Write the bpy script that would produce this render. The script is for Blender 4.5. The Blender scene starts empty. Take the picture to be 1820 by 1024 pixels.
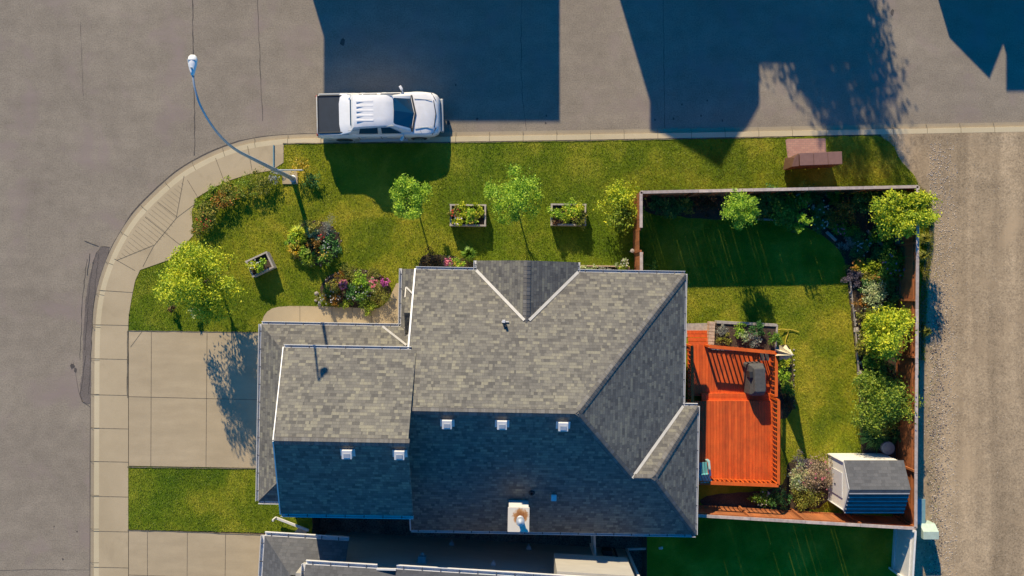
import bpy, math, random
import numpy as np
from mathutils import Vector, Matrix
random.seed(7); rng = np.random.default_rng(7)
R = math.radians
sc = bpy.context.scene
COL = sc.collection
# ------------------------------------------------------------------ camera, sky, sun, exposure
S, H = 38.5, 38.0
cam = bpy.data.objects.new('camera', bpy.data.cameras.new('camera'))
COL.objects.link(cam); sc.camera = cam
cam.location = (0, 0, H); cam.rotation_euler = (0, 0, 0)
cam.data.sensor_width = 36; cam.data.lens = 36*H/(1820/S)
cam.data.clip_start = 0.5; cam.data.clip_end = 2000
SUNV = Vector((0.62, -2.10, -1.0)).normalized()           # travel direction of the light
elev = math.asin(-SUNV.z)
w = bpy.data.worlds.new('World'); sc.world = w; w.use_nodes = True
nt = w.node_tree; nt.nodes.clear()
sky = nt.nodes.new('ShaderNodeTexSky'); sky.sky_type = 'NISHITA'; sky.sun_disc = False
sky.sun_elevation = elev; sky.sun_rotation = math.atan2(-SUNV.x, -SUNV.y)
sky.altitude = 1000; sky.air_density = 1.0; sky.dust_density = 0.3; sky.ozone_density = 4.0
hs = nt.nodes.new('ShaderNodeHueSaturation'); hs.inputs['Saturation'].default_value = 1.95
bg = nt.nodes.new('ShaderNodeBackground'); bg.inputs[1].default_value = 0.095
ow = nt.nodes.new('ShaderNodeOutputWorld')
nt.links.new(sky.outputs[0], hs.inputs['Color']); nt.links.new(hs.outputs[0], bg.inputs[0]); nt.links.new(bg.outputs[0], ow.inputs[0])
sun = bpy.data.objects.new('sun', bpy.data.lights.new('sun', 'SUN'))
COL.objects.link(sun); sun.data.energy = 3.95; sun.data.angle = R(0.5); sun.data.color = (1.0, 0.83, 0.56)
sun.rotation_euler = SUNV.to_track_quat('-Z', 'Y').to_euler(); sun.location = (-20, 60, 40)
sc.view_settings.view_transform = 'Standard'; sc.view_settings.look = 'None'
sc.view_settings.exposure = 0.98; sc.view_settings.gamma = 1.0
sc.render.resolution_x = 1024; sc.render.resolution_y = 576

# ------------------------------------------------------------------ helpers
def P(px, py, z=0.0):
    k = (1 - z/H)/S
    return Vector(((px-910)*k, (512-py)*k, z))
def link(o, parent=None):
    COL.objects.link(o)
    if parent is not None: o.parent = parent
    return o
def tag(o, label=None, cat=None, group=None, kind=None):
    if label: o['label'] = label
    if cat: o['category'] = cat
    if group: o['group'] = group
    if kind: o['kind'] = kind
    return o
def thing(name, label, cat, loc=(0, 0, 0), rz=0, group=None):
    o = bpy.data.objects.new(name, None); o.empty_display_size = 0.3
    COL.objects.link(o); o.location = loc; o.rotation_euler = (0, 0, rz)
    return tag(o, label, cat, group)
def copy_tree(o, parent=None):
    c = o.copy(); COL.objects.link(c); c.parent = parent
    for ch in list(o.children): copy_tree(ch, c)
    return c
class MB:
    def __init__(s): s.v = []; s.f = []; s.uv = []
    def face(s, pts, uv=None):
        i = len(s.v); s.v += [tuple(p) for p in pts]; s.f.append(tuple(range(i, i+len(pts))))
        s.uv.append(uv if uv else [(p[0], p[1]) for p in pts]); return s
    def solid(s, vs, fs):
        i = len(s.v); s.v += [tuple(p) for p in vs]
        for f in fs:
            s.f.append(tuple(i+a for a in f)); s.uv.append([(vs[a][0]+vs[a][2], vs[a][1]+vs[a][2]) for a in f])
        return s
    def box(s, c, d, rz=0, m=None):
        hx, hy, hz = d[0]/2, d[1]/2, d[2]/2; vs = []
        ca, sa = math.cos(rz), math.sin(rz)
        for z in (-hz, hz):
            for x, y in ((-hx, -hy), (hx, -hy), (hx, hy), (-hx, hy)):
                v = Vector((c[0]+x*ca-y*sa, c[1]+x*sa+y*ca, c[2]+z)); vs.append(m @ v if m else v)
        return s.solid(vs, [(3, 2, 1, 0), (4, 5, 6, 7), (0, 1, 5, 4), (1, 2, 6, 5), (2, 3, 7, 6), (3, 0, 4, 7)])
    def beam(s, a, b, wd, ht, up=(0, 0, 1)):
        a = Vector(a); b = Vector(b); d = (b-a).normalized(); up = Vector(up)
        if abs(d.dot(up)) > .98: up = Vector((1, 0, 0))
        x = d.cross(up).normalized(); u = x.cross(d).normalized(); vs = []
        for p in (a, b):
            for i, j in ((-1, -1), (1, -1), (1, 1), (-1, 1)): vs.append(p + x*i*wd/2 + u*j*ht/2)
        return s.solid(vs, [(3, 2, 1, 0), (4, 5, 6, 7), (0, 1, 5, 4), (1, 2, 6, 5), (2, 3, 7, 6), (3, 0, 4, 7)])
    def tube(s, pts, rad, n=8, cap=True):
        pts = [Vector(p) for p in pts]
        if not isinstance(rad, (list, tuple)): rad = [rad]*len(pts)
        vs = []; fs = []; ref = Vector((0.3, 0.9, 0.2))
        for i, p in enumerate(pts):
            d = (pts[min(i+1, len(pts)-1)]-pts[max(i-1, 0)]).normalized()
            x = d.cross(ref).normalized() if abs(d.dot(ref)) < .95 else d.cross(Vector((1, 0, 0))).normalized()
            y = d.cross(x)
            for k in range(n):
                a = 2*math.pi*k/n; vs.append(p + (x*math.cos(a)+y*math.sin(a))*rad[i])
        for i in range(len(pts)-1):
            for k in range(n):
                fs.append((i*n+k, i*n+(k+1) % n, (i+1)*n+(k+1) % n, (i+1)*n+k))
        if cap: fs.append(tuple(range(n-1, -1, -1))); fs.append(tuple((len(pts)-1)*n+k for k in range(n)))
        return s.solid(vs, fs)
    def prism(s, poly, z0, z1):
        n = len(poly); vs = [(p[0], p[1], z0) for p in poly]+[(p[0], p[1], z1) for p in poly]
        area = sum(poly[i][0]*poly[(i+1) % n][1]-poly[(i+1) % n][0]*poly[i][1] for i in range(n))
        if area < 0: vs = vs[:n][::-1]+vs[n:][::-1]
        return s.solid(vs, [tuple(range(n-1, -1, -1)), tuple(range(n, 2*n))]+[(i, (i+1) % n, n+(i+1) % n, n+i) for i in range(n)])
    def lathe(s, prof, c=(0, 0, 0), n=20):
        vs = []; fs = []
        for r, z in prof:
            for k in range(n):
                a = 2*math.pi*k/n; vs.append((c[0]+r*math.cos(a), c[1]+r*math.sin(a), c[2]+z))
        for i in range(len(prof)-1):
            for k in range(n): fs.append((i*n+k, i*n+(k+1) % n, (i+1)*n+(k+1) % n, (i+1)*n+k))
        fs.append(tuple(range(n-1, -1, -1))); fs.append(tuple((len(prof)-1)*n+k for k in range(n)))
        return s.solid(vs, fs)
    def build(s, name, mat, parent=None, bevel=0, smooth=False, loc=None):
        me = bpy.data.meshes.new(name); me.from_pydata([tuple(v) for v in s.v], [], s.f)
        uvl = me.uv_layers.new(name='UVMap'); i = 0
        for u in s.uv:
            for q in u: uvl.data[i].uv = q; i += 1
        me.materials.append(mat)
        if smooth:
            for p in me.polygons: p.use_smooth = True
        o = bpy.data.objects.new(name, me); link(o, parent)
        if loc: o.location = loc
        if bevel:
            m = o.modifiers.new('bevel', 'BEVEL'); m.width = bevel; m.segments = 2; m.limit_method = 'ANGLE'; m.angle_limit = R(40)
        return o
def np_mesh(name, verts, nper, mat, parent=None):
    """many separate polygons with nper corners each"""
    n = len(verts); k = n//nper
    me = bpy.data.meshes.new(name); me.vertices.add(n); me.vertices.foreach_set('co', np.ascontiguousarray(verts, dtype=np.float32).ravel())
    me.loops.add(n); me.loops.foreach_set('vertex_index', np.arange(n, dtype=np.int32))
    me.polygons.add(k); me.polygons.foreach_set('loop_start', np.arange(0, n, nper, dtype=np.int32))
    try: me.polygons.foreach_set('loop_total', np.full(k, nper, dtype=np.int32))
    except Exception: pass
    me.update(); me.validate(); me.materials.append(mat)
    return link(bpy.data.objects.new(name, me), parent)
def inpoly(x, y, poly):
    ins = np.zeros(len(x), bool); n = len(poly)
    for i in range(n):
        x1, y1 = poly[i][0], poly[i][1]; x2, y2 = poly[(i+1) % n][0], poly[(i+1) % n][1]
        if y1 == y2: continue
        c = ((y1 > y) != (y2 > y)) & (x < (x2-x1)*(y-y1)/(y2-y1)+x1); ins ^= c
    return ins
def chaikin(p, k=2, closed=False):
    p = [Vector(q) for q in p]
    for _ in range(k):
        q = [] if closed else [p[0]]
        for i in range(len(p) if closed else len(p)-1):
            a, b = p[i], p[(i+1) % len(p)]; q += [a*.75+b*.25, a*.25+b*.75]
        if not closed: q.append(p[-1])
        p = q
    return p
def offset(path, d):
    out = []
    for i in range(len(path)):
        t = (path[min(i+1, len(path)-1)]-path[max(i-1, 0)]).normalized()
        out.append(path[i]+Vector((-t.y, t.x))*d)
    return out
def jitter(poly, amp=.03, step=.18):
    out = []
    for i in range(len(poly)):
        a, b = poly[i], poly[(i+1) % len(poly)]; n = max(1, int((b-a).length/step))
        for k in range(n): q = a.lerp(b, k/n); out.append(Vector((q.x+random.uniform(-amp, amp), q.y+random.uniform(-amp, amp))))
    return out
def pp(lst, z=0.0): return [P(a, b, z).xy for a, b in lst]

# ------------------------------------------------------------------ materials
def newmat(name):
    m = bpy.data.materials.new(name); m.use_nodes = True
    b = m.node_tree.nodes['Principled BSDF']; return m, m.node_tree, b
def N(t, ty, **kw):
    n = t.nodes.new(ty)
    for k, v in kw.items():
        if hasattr(n, k): setattr(n, k, v)
        else: n.inputs[k].default_value = v
    return n
def ramp(t, fac, stops, interp='LINEAR'):
    r = t.nodes.new('ShaderNodeValToRGB'); r.color_ramp.interpolation = interp
    e = r.color_ramp.elements
    while len(e) < len(stops): e.new(0.5)
    for i, (p, c) in enumerate(stops): e[i].position = p; e[i].color = (*c, 1)
    t.links.new(fac, r.inputs[0]); return r.outputs[0]
def mixc(t, a, b, fac, mode='MIX'):
    m = t.nodes.new('ShaderNodeMix'); m.data_type = 'RGBA'; m.blend_type = mode
    for s, v in ((0, fac), (6, a), (7, b)):
        if hasattr(v, 'links'): t.links.new(v, m.inputs[s])
        elif s == 0: m.inputs[0].default_value = v
        else: m.inputs[s].default_value = (*v, 1)
    return m.outputs[2]
def pos(t, scale=(1, 1, 1), rot=0):
    g = t.nodes.new('ShaderNodeNewGeometry'); m = t.nodes.new('ShaderNodeMapping')
    m.inputs['Scale'].default_value = scale; m.inputs['Rotation'].default_value = (0, 0, rot)
    t.links.new(g.outputs['Position'], m.inputs[0]); return m.outputs[0]
def noise(t, vec, scale, detail=4, rough=.6, dist=0):
    n = t.nodes.new('ShaderNodeTexNoise'); n.inputs['Scale'].default_value = scale; n.inputs['Detail'].default_value = detail
    n.inputs['Roughness'].default_value = rough; n.inputs['Distortion'].default_value = dist
    t.links.new(vec, n.inputs['Vector']); return n.outputs[0]
def bump(t, b, h, st, dist=0.02):
    n = t.nodes.new('ShaderNodeBump'); n.inputs['Strength'].default_value = st; n.inputs['Distance'].default_value = dist
    t.links.new(h, n.inputs['Height']); t.links.new(n.outputs[0], b.inputs['Normal'])
def mathn(t, op, a, b=None):
    n = t.nodes.new('ShaderNodeMath'); n.operation = op
    for i, v in enumerate((a, b)):
        if v is None: continue
        if hasattr(v, 'links'): t.links.new(v, n.inputs[i])
        else: n.inputs[i].default_value = v
    return n.outputs[0]
def sc3(c, k): return tuple(min(1, x*k) for x in c)
def plain(name, col, rough=.6, metal=0, var=.12, vs=6, spec=None, fine=0):
    m, t, b = newmat(name); v = pos(t)
    c = ramp(t, noise(t, v, vs, 5), [(0.3, sc3(col, 1-var)), (0.7, sc3(col, 1+var))])
    t.links.new(c, b.inputs['Base Color']); b.inputs['Roughness'].default_value = rough; b.inputs['Metallic'].default_value = metal
    if spec is not None: b.inputs['Specular IOR Level'].default_value = spec
    if fine: bump(t, b, noise(t, v, 60, 3), fine)
    return m
def ground_mat(name, c1, c2, big=.25, mid=1.6, speck=45, contrast=.3, stretch=(1, 1, 1), stain=None, bst=.5, c3=None, streak=None):
    m, t, b = newmat(name); v = pos(t, stretch); v0 = pos(t)
    c = ramp(t, noise(t, v, big, 5, .6, .4), [(.32, c1), (.68, c2)])
    d = ramp(t, noise(t, v, mid, 6, .65), [(.25, (1-contrast*.6,)*3), (.75, (1+contrast*.5,)*3)])
    c = mixc(t, c, d, 1.0, 'MULTIPLY')
    f = noise(t, v0, speck, 3, .8)
    e = ramp(t, f, [(.25, (1-contrast*1.6,)*3), (.5, (1, 1, 1)), (.78, (1+contrast*1.4,)*3)])
    c = mixc(t, c, e, 1.0, 'MULTIPLY')
    if c3:
        k = ramp(t, noise(t, v0, .55, 6, .6, .5), [(.52, (0, 0, 0)), (.72, (1, 1, 1))]); c = mixc(t, c, c3, k)
    if streak:
        sk = .70 if 'gravel' in name else .93
        k = ramp(t, noise(t, pos(t, streak), 1.0, 4, .6), [(.35, (sk,)*3), (.65, (1.04 if sk > .9 else 1.12,)*3)]); c = mixc(t, c, k, 1.0, 'MULTIPLY')
    if stain:
        k = ramp(t, noise(t, v0, .35, 8, .7, 1.2), [(.56, (0, 0, 0)), (.66, (.8,)*3)]); c = mixc(t, c, stain, k)
    t.links.new(c, b.inputs['Base Color']); b.inputs['Roughness'].default_value = .9; b.inputs['Specular IOR Level'].default_value = .25
    if bst: bump(t, b, f, bst, .01)
    return m
M = {}
M['asphalt'] = ground_mat('asphalt', (.235, .20, .158), (.275, .235, .184), speck=16, contrast=.24, bst=.5, streak=(.35, 1.1, 1), c3=(.255, .205, .18))
M['asphalt_patch'] = ground_mat('asphalt_patch', (.12, .10, .09), (.17, .145, .13), speck=30, contrast=.3, bst=.6)
M['seal'] = plain('crack_sealant', (.07, .06, .055), .8, var=.4)
M['concrete'] = ground_mat('concrete', (.40, .32, .205), (.47, .38, .25), speck=30, contrast=.08, bst=.15, stain=(.37, .295, .19))
M['driveway'] = ground_mat('driveway_concrete', (.39, .31, .20), (.44, .355, .235), speck=30, contrast=.09, bst=.15, streak=(.5, 2.5, 1))
M['gutter_concrete'] = ground_mat('gutter_concrete', (.28, .235, .17), (.34, .285, .205), speck=30, contrast=.12, bst=.2)
M['kerb'] = ground_mat('kerb_concrete', (.50, .42, .27), (.57, .48, .32), speck=30, contrast=.08, bst=.15)
M['joint'] = plain('joint_dirt', (.13, .11, .08), .95, var=.5, vs=9)
M['gravel'] = ground_mat('gravel', (.35, .262, .165), (.45, .343, .22), speck=13, contrast=.34, bst=.9, c3=(.43, .32, .20), streak=(.75, .03, 1))
M['earth'] = ground_mat('earth', (.10, .075, .045), (.16, .12, .07), speck=18, contrast=.4, bst=.7)
M['soil'] = ground_mat('soil', (.045, .032, .022), (.08, .055, .04), speck=22, contrast=.6, bst=1)
M['rock_mulch'] = ground_mat('rock_mulch', (.12, .10, .09), (.22, .18, .16), speck=14, contrast=.7, bst=1)
def grass_color(t):
    v = pos(t)
    a = ramp(t, noise(t, v, .42, 4, .6, .3), [(.28, (.10, .158, .010)), (.48, (.195, .235, .014)), (.75, (.44, .38, .04))])
    c = ramp(t, noise(t, v, 2.3, 5, .7), [(.28, (.80, .88, .7)), (.72, (1.18, 1.10, 1.2))])
    big = ramp(t, noise(t, v, .09, 3, .5), [(.36, (.62, .80, .75)), (.62, (1.12, 1.06, 1.0))]); a = mixc(t, a, big, 1.0, 'MULTIPLY')
    return mixc(t, a, c, 1.0, 'MULTIPLY'), v
def grass_mat(name, k=1.0):
    m, t, b = newmat(name); c, v = grass_color(t)
    f = noise(t, v, 36, 3, .8); e = ramp(t, f, [(.25, (.6*k,)*3), (.75, (1.3*k,)*3)])
    c = mixc(t, c, e, 1.0, 'MULTIPLY'); t.links.new(c, b.inputs['Base Color']); b.inputs['Roughness'].default_value = .9
    b.inputs['Specular IOR Level'].default_value = .1; bump(t, b, f, .6, .03); return m
M['lawn'] = grass_mat('lawn')
def leafy(name, cols, trans=.35, rough=.55, usegrass=False, spec=.3):
    m, t, b = newmat(name); g = t.nodes.new('ShaderNodeNewGeometry')
    r = g.outputs['Random Per Island']; n = len(cols or [])
    if usegrass:
        c, v = grass_color(t); e = ramp(t, r, [(0, (.6, .62, .6)), (.6, (1.1, 1.1, 1.0)), (1, (1.6, 1.45, 1.5))]); c = mixc(t, c, e, 1.0, 'MULTIPLY')
    else:
        c = ramp(t, r, [(i/max(1, n-1), q) for i, q in enumerate(cols)]); c = mixc(t, c, ramp(t, noise(t, pos(t), 2.6, 3, .6), [(.33, (.58, .72, .7)), (.66, (1.25, 1.12, 1.1))]), 1.0, 'MULTIPLY')
    t.links.new(c, b.inputs['Base Color']); b.inputs['Roughness'].default_value = rough; b.inputs['Specular IOR Level'].default_value = spec
    tr = t.nodes.new('ShaderNodeBsdfTranslucent'); mx = t.nodes.new('ShaderNodeMixShader'); mx.inputs[0].default_value = trans
    t.links.new(c, tr.inputs[0]); t.links.new(b.outputs[0], mx.inputs[1]); t.links.new(tr.outputs[0], mx.inputs[2])
    t.links.new(mx.outputs[0], t.nodes['Material Output'].inputs[0]); return m
M['blades'] = leafy('grass_blades', None, .22, usegrass=True)
LEAF = {
 'yellow': [(.13, .19, .01), (.26, .31, .015), (.42, .42, .025)],
 'lime': [(.075, .15, .010), (.17, .28, .018), (.31, .40, .04)],
 'green': [(.035, .085, .01), (.08, .16, .015), (.15, .24, .03)],
 'mid': [(.06, .11, .01), (.13, .19, .015), (.24, .28, .03)],
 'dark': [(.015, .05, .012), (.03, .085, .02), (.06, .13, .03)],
 'olive': [(.07, .09, .015), (.14, .15, .02), (.24, .22, .04)],
 'rust': [(.06, .07, .01), (.20, .10, .01), (.36, .17, .02)],
 'silver': [(.13, .15, .12), (.22, .24, .2), (.35, .36, .32)],
 'pale': [(.16, .22, .08), (.30, .36, .16), (.48, .50, .30)],
 'wine': [(.04, .03, .015), (.09, .035, .02), (.15, .10, .03)],
 'cream': [(.22, .16, .10), (.38, .30, .18), (.50, .36, .28)],
 'lavender': [(.12, .10, .12), (.19, .15, .2), (.26, .22, .28)],
 'gold': [(.30, .22, .01), (.48, .34, .02), (.6, .45, .05)],
}
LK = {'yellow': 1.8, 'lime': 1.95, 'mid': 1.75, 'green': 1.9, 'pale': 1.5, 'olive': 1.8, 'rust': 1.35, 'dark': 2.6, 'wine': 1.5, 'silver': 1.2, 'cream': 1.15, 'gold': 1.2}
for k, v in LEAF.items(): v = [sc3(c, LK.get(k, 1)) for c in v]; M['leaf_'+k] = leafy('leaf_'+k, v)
PET = {'pink': [(.6, .12, .2), (.75, .3, .36)], 'magenta': [(.4, .04, .28), (.55, .12, .4)], 'white': [(.42, .43, .40), (.62, .62, .58)], 'red': [(.4, .02, .02), (.55, .06, .03)],
       'orange': [(.38, .15, .02), (.52, .24, .04)], 'yellow': [(.5, .38, .03), (.65, .52, .1)], 'violet': [(.25, .15, .4), (.4, .28, .5)]}
for k, v in PET.items(): M['petal_'+k] = leafy('petal_'+k, v, .2)
M['bark'] = plain('bark', (.12, .09, .065), .9, var=.35, vs=30, fine=.5)
def shingle(name, cols, wd=.30, ht=.143, bst=.5, gap=.55):
    m, t, b = newmat(name); uv = t.nodes.new('ShaderNodeUVMap'); sp = t.nodes.new('ShaderNodeSeparateXYZ'); t.links.new(uv.outputs[0], sp.inputs[0])
    v = mathn(t, 'DIVIDE', sp.outputs[1], ht); row = mathn(t, 'FLOOR', v); fv = mathn(t, 'FRACT', v)
    wn = t.nodes.new('ShaderNodeTexWhiteNoise'); wn.noise_dimensions = '1D'; t.links.new(row, wn.inputs['W'])
    def cells(width, seed):
        u = mathn(t, 'ADD', mathn(t, 'DIVIDE', sp.outputs[0], width), mathn(t, 'MULTIPLY', wn.outputs[0], 7.3+seed))
        cb = t.nodes.new('ShaderNodeCombineXYZ'); t.links.new(mathn(t, 'FLOOR', u), cb.inputs[0]); t.links.new(row, cb.inputs[1]); cb.inputs[2].default_value = seed
        q = t.nodes.new('ShaderNodeTexWhiteNoise'); q.noise_dimensions = '3D'; t.links.new(cb.outputs[0], q.inputs['Vector'])
        return q.outputs[0], mathn(t, 'FRACT', u)
    a, fa = cells(wd, 1.0); c, fc = cells(wd*.55, 5.0)
    pick = mathn(t, 'GREATER_THAN', mathn(t, 'FRACT', mathn(t, 'MULTIPLY', a, 37.7)), .45)
    val = t.nodes.new('ShaderNodeMix'); t.links.new(pick, val.inputs[0]); t.links.new(a, val.inputs[2]); t.links.new(c, val.inputs[3])
    n = len(cols); col = ramp(t, val.outputs[0], [(i/(n-1), q) for i, q in enumerate(cols)])
    P_ = pos(t); gr = ramp(t, noise(t, P_, 70, 2, .8), [(.3, (.72,)*3), (.7, (1.25,)*3)]); col = mixc(t, col, gr, 1.0, 'MULTIPLY')
    we = ramp(t, noise(t, P_, .5, 5), [(.3, (.9, .9, .92)), (.7, (1.08, 1.07, 1.04))]); col = mixc(t, col, we, 1.0, 'MULTIPLY')
    ev = mathn(t, 'LESS_THAN', fv, .10); eu = mathn(t, 'LESS_THAN', fc, .05)
    eg = mathn(t, 'MAXIMUM', ev, mathn(t, 'MULTIPLY', eu, .7))
    col = mixc(t, col, (.05, .048, .046), mathn(t, 'MULTIPLY', eg, gap))  # tab slots darkened, and course lines darkened as shade under each overlap
    t.links.new(col, b.inputs['Base Color']); b.inputs['Roughness'].default_value = .92; b.inputs['Specular IOR Level'].default_value = .2
    hgt = mathn(t, 'ADD', mathn(t, 'MULTIPLY', mathn(t, 'SUBTRACT', 1.0, fv), .6), mathn(t, 'ADD', mathn(t, 'MULTIPLY', val.outputs[0], .3), mathn(t, 'MULTIPLY', eu, -.5)))
    bump(t, b, hgt, bst, .012); return m
SH = [(.098, .095, .090), (.126, .121, .112), (.144, .138, .126), (.162, .155, .138), (.184, .176, .150), (.228, .216, .170)]
M['shingle'] = shingle('roof_shingle', SH, .27, .13)
M['shingle_shed'] = shingle('shed_shingle', [(.085, .088, .095), (.10, .104, .112), (.12, .122, .13)], .3, .143, .4, .4)
M['shingle_grey'] = shingle('grey_shingle', [(.11, .105, .10), (.14, .135, .13), (.17, .165, .16)], .3, .143, .5, .4)
M['white'] = plain('white_trim', (.60, .60, .60), .45, var=.06)
M['flash'] = plain('valley_flashing', (.50, .48, .44), .5, var=.1, vs=4)
M['spike'] = plain('gutter_strap', (.08, .08, .09), .6)
M['siding'] = None
def siding(name, col, step=.2, bst=.8):
    m, t, b = newmat(name); g = t.nodes.new('ShaderNodeNewGeometry'); sp = t.nodes.new('ShaderNodeSeparateXYZ'); t.links.new(g.outputs['Position'], sp.inputs[0])
    f = mathn(t, 'FRACT', mathn(t, 'DIVIDE', sp.outputs[2], step))
    c = ramp(t, noise(t, pos(t, (1, 1, 4)), 1.2, 5), [(.3, sc3(col, .92)), (.7, sc3(col, 1.06))])
    t.links.new(c, b.inputs['Base Color']); b.inputs['Roughness'].default_value = .6; bump(t, b, mathn(t, 'SUBTRACT', 1.0, f), bst, .02); return m
M['siding'] = siding('beige_siding', (.42, .38, .31)); M['siding_shaded'] = siding('shade_toned_siding', (.36, .34, .30)); M['siding_white'] = siding('white_siding', (.66, .64, .58), .12)  # neighbour's siding is darkened in colour to stand for shade on that wall
M['deck'] = None
def wood(name, c1, c2, rough=.55, grain=(14, 1.0, 14), pit=.3):
    m, t, b = newmat(name); v = pos(t, grain); r = t.nodes.new('ShaderNodeNewGeometry').outputs['Random Per Island']
    c = ramp(t, noise(t, v, 1.5, 6, .6), [(.3, c1), (.7, c2)])
    e = ramp(t, r, [(0, (.80,)*3), (1, (1.15,)*3)]); c = mixc(t, c, e, 1.0, 'MULTIPLY'); c = mixc(t, c, ramp(t, noise(t, pos(t), 1.7, 6, .7), [(.32, (.74, .80, .9)), (.6, (1.03, 1.03, 1.03))]), 1.0, 'MULTIPLY')
    t.links.new(c, b.inputs['Base Color']); b.inputs['Roughness'].default_value = rough; bump(t, b, noise(t, v, 3, 4), pit, .006); return m
M['deck'] = wood('orange_deck_stain', (.52, .066, .005), (.66, .115, .014), .6, (9, .8, 9))
M['deck_rail'] = wood('orange_rail_stain', (.58, .085, .006), (.68, .13, .012), .55)
M['fence'] = wood('brown_fence_stain', (.26, .08, .022), (.38, .13, .04), .75)
M['fence_cap'] = wood('weathered_fence_cap', (.36, .28, .24), (.54, .44, .38), .85, (5, 5, 5))
M['fence_white'] = plain('white_vinyl', (.68, .66, .62), .5, var=.08)
M['timber'] = wood('grey_timber', (.30, .26, .22), (.46, .40, .34), .9, (6, 6, 6))
M['galv'] = plain('galvanised_steel', (.42, .46, .50), .5, .35, var=.12, vs=3)
M['lamp_white'] = plain('lamp_housing', (.72, .73, .74), .4, 0, var=.05)
M['paint'] = None
M['lit_course'] = plain('lit_course_grey', (.30, .31, .33), .6)  # pale tone stands for light catching the shed roof's course edges
M['bin'] = plain('bin_grey', (.17, .18, .19), .6)  # grey set dark, so the bin's shade is in its colour
m, t, b = newmat('white_car_paint'); b.inputs['Base Color'].default_value = (.78, .78, .79, 1); b.inputs['Roughness'].default_value = .28; b.inputs['Coat Weight'].default_value = .6; b.inputs['Coat Roughness'].default_value = .06; M['paint'] = m
dn = ramp(t, noise(t, pos(t), 3, 6), [(.3, (.70, .70, .70)), (.7, (.78, .78, .79))]); t.links.new(dn, b.inputs['Base Color'])
m, t, b = newmat('grey_cladding'); b.inputs['Base Color'].default_value = (.42, .43, .42, 1); b.inputs['Roughness'].default_value = .5; M['cladding'] = m
m, t, b = newmat('car_glass'); b.inputs['Base Color'].default_value = (.012, .055, .11, 1); b.inputs['Roughness'].default_value = .05; b.inputs['Specular IOR Level'].default_value = .6; M['glass'] = m  # blue of the reflected sky is put into the base colour
m, t, b = newmat('headlight_lens'); b.inputs['Base Color'].default_value = (.35, .36, .36, 1); b.inputs['Roughness'].default_value = .12; M['lens'] = m
m, t, b = newmat('tail_lens'); b.inputs['Base Color'].default_value = (.35, .02, .02, 1); b.inputs['Roughness'].default_value = .2; M['redlens'] = m
m, t, b = newmat('chrome'); b.inputs['Base Color'].default_value = (.6, .6, .6, 1); b.inputs['Metallic'].default_value = 1; b.inputs['Roughness'].default_value = .25; M['chrome'] = m
M['black'] = plain('black_plastic', (.022, .023, .026), .6, var=.2)
M['tonneau'] = plain('tonneau_cover', (.016, .026, .04), .6, var=.15, vs=5)
M['tyre'] = plain('tyre_rubber', (.02, .02, .02), .85)
M['cover'] = plain('grill_cover', (.07, .07, .07), .85, var=.25, vs=7, fine=.4)
M['teal'] = plain('teal_plastic', (.10, .33, .36), .5, var=.1)
M['teal_light'] = plain('pale_teal_plastic', (.38, .58, .54), .5, var=.1)
M['pedestal'] = plain('pale_green_metal', (.38, .48, .42), .5, var=.1)
M['pedestal_dark'] = plain('teal_metal', (.16, .30, .34), .5, var=.1)
M['mail'] = plain('brown_metal', (.13, .065, .045), .45, var=.1)
M['mail_top'] = plain('brown_cap_metal', (.22, .12, .095), .5, var=.1)
M['stone'] = ground_mat('garden_stone', (.20, .175, .15), (.38, .34, .30), big=1.5, speck=20, contrast=.3)
M['brick'] = plain('pale_brick', (.50, .36, .26), .9, var=.3, vs=12, fine=.5)
m, t, b = newmat('pink_paving'); bt = t.nodes.new('ShaderNodeTexBrick'); bt.inputs['Scale'].default_value = 1; bt.inputs['Brick Width'].default_value = .2; bt.inputs['Row Height'].default_value = .1
bt.inputs['Mortar Size'].default_value = .006; bt.inputs['Color1'].default_value = (.45, .25, .19, 1); bt.inputs['Color2'].default_value = (.38, .20, .16, 1); bt.inputs['Mortar'].default_value = (.25, .18, .14, 1)
t.links.new(pos(t), bt.inputs[0]); t.links.new(bt.outputs[0], b.inputs['Base Color']); b.inputs['Roughness'].default_value = .9; M['pavers'] = m
m, t, b = newmat('rusty_chase'); g = t.nodes.new('ShaderNodeTexCoord'); d = t.nodes.new('ShaderNodeVectorMath'); d.operation = 'DISTANCE'
t.links.new(g.outputs['Object'], d.inputs[0]); d.inputs[1].default_value = (.12, .12, 6.05)
k = mathn(t, 'ADD', d.outputs['Value'], mathn(t, 'MULTIPLY', noise(t, g.outputs['Object'], 9, 4), .35))
c = ramp(t, k, [(.30, (.25, .09, .02)), (.44, (.45, .22, .08)), (.52, (.66, .60, .50))]); t.links.new(c, b.inputs['Base Color']); b.inputs['Roughness'].default_value = .6; M['rusty'] = m
M['canvas'] = plain('cream_canvas', (.60, .54, .38), .8, var=.15)
M['hose'] = plain('yellow_hose', (.55, .42, .05), .5)

# ------------------------------------------------------------------ the setting: ground, road, kerb, walks, lawns
def struct(name, mb, mat, **kw):
    return tag(mb.build(name, mat, **kw), kind='structure')
g = MB(); g.face([(-400, -400, -1.5), (400, -400, -1.5), (400, 400, -1.5), (-400, 400, -1.5)]); struct('ground', g, M['earth'])
g = MB(); g.face([(-33, 5, 0), (90, 5, 0), (90, 17.5, 0), (-33, 17.5, 0)]); g.face([(-33, -90, 0), (-15, -90, 0), (-15, 5, 0), (-33, 5, 0)]); struct('road', g, M['asphalt'])
A = [(2600, 203), (1821, 217), (1626, 220.5), (1180, 229), (800, 235), (600, 237.5), (503, 238.5), (439, 247), (403, 259), (368, 273), (322, 298), (288, 326), (244, 369), (222, 398), (200, 435), (185, 470), (172, 510), (164, 560), (161.5, 620), (161, 717), (160, 1060), (160, 2900)]
Apath = chaikin(pp(A), 2)
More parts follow.
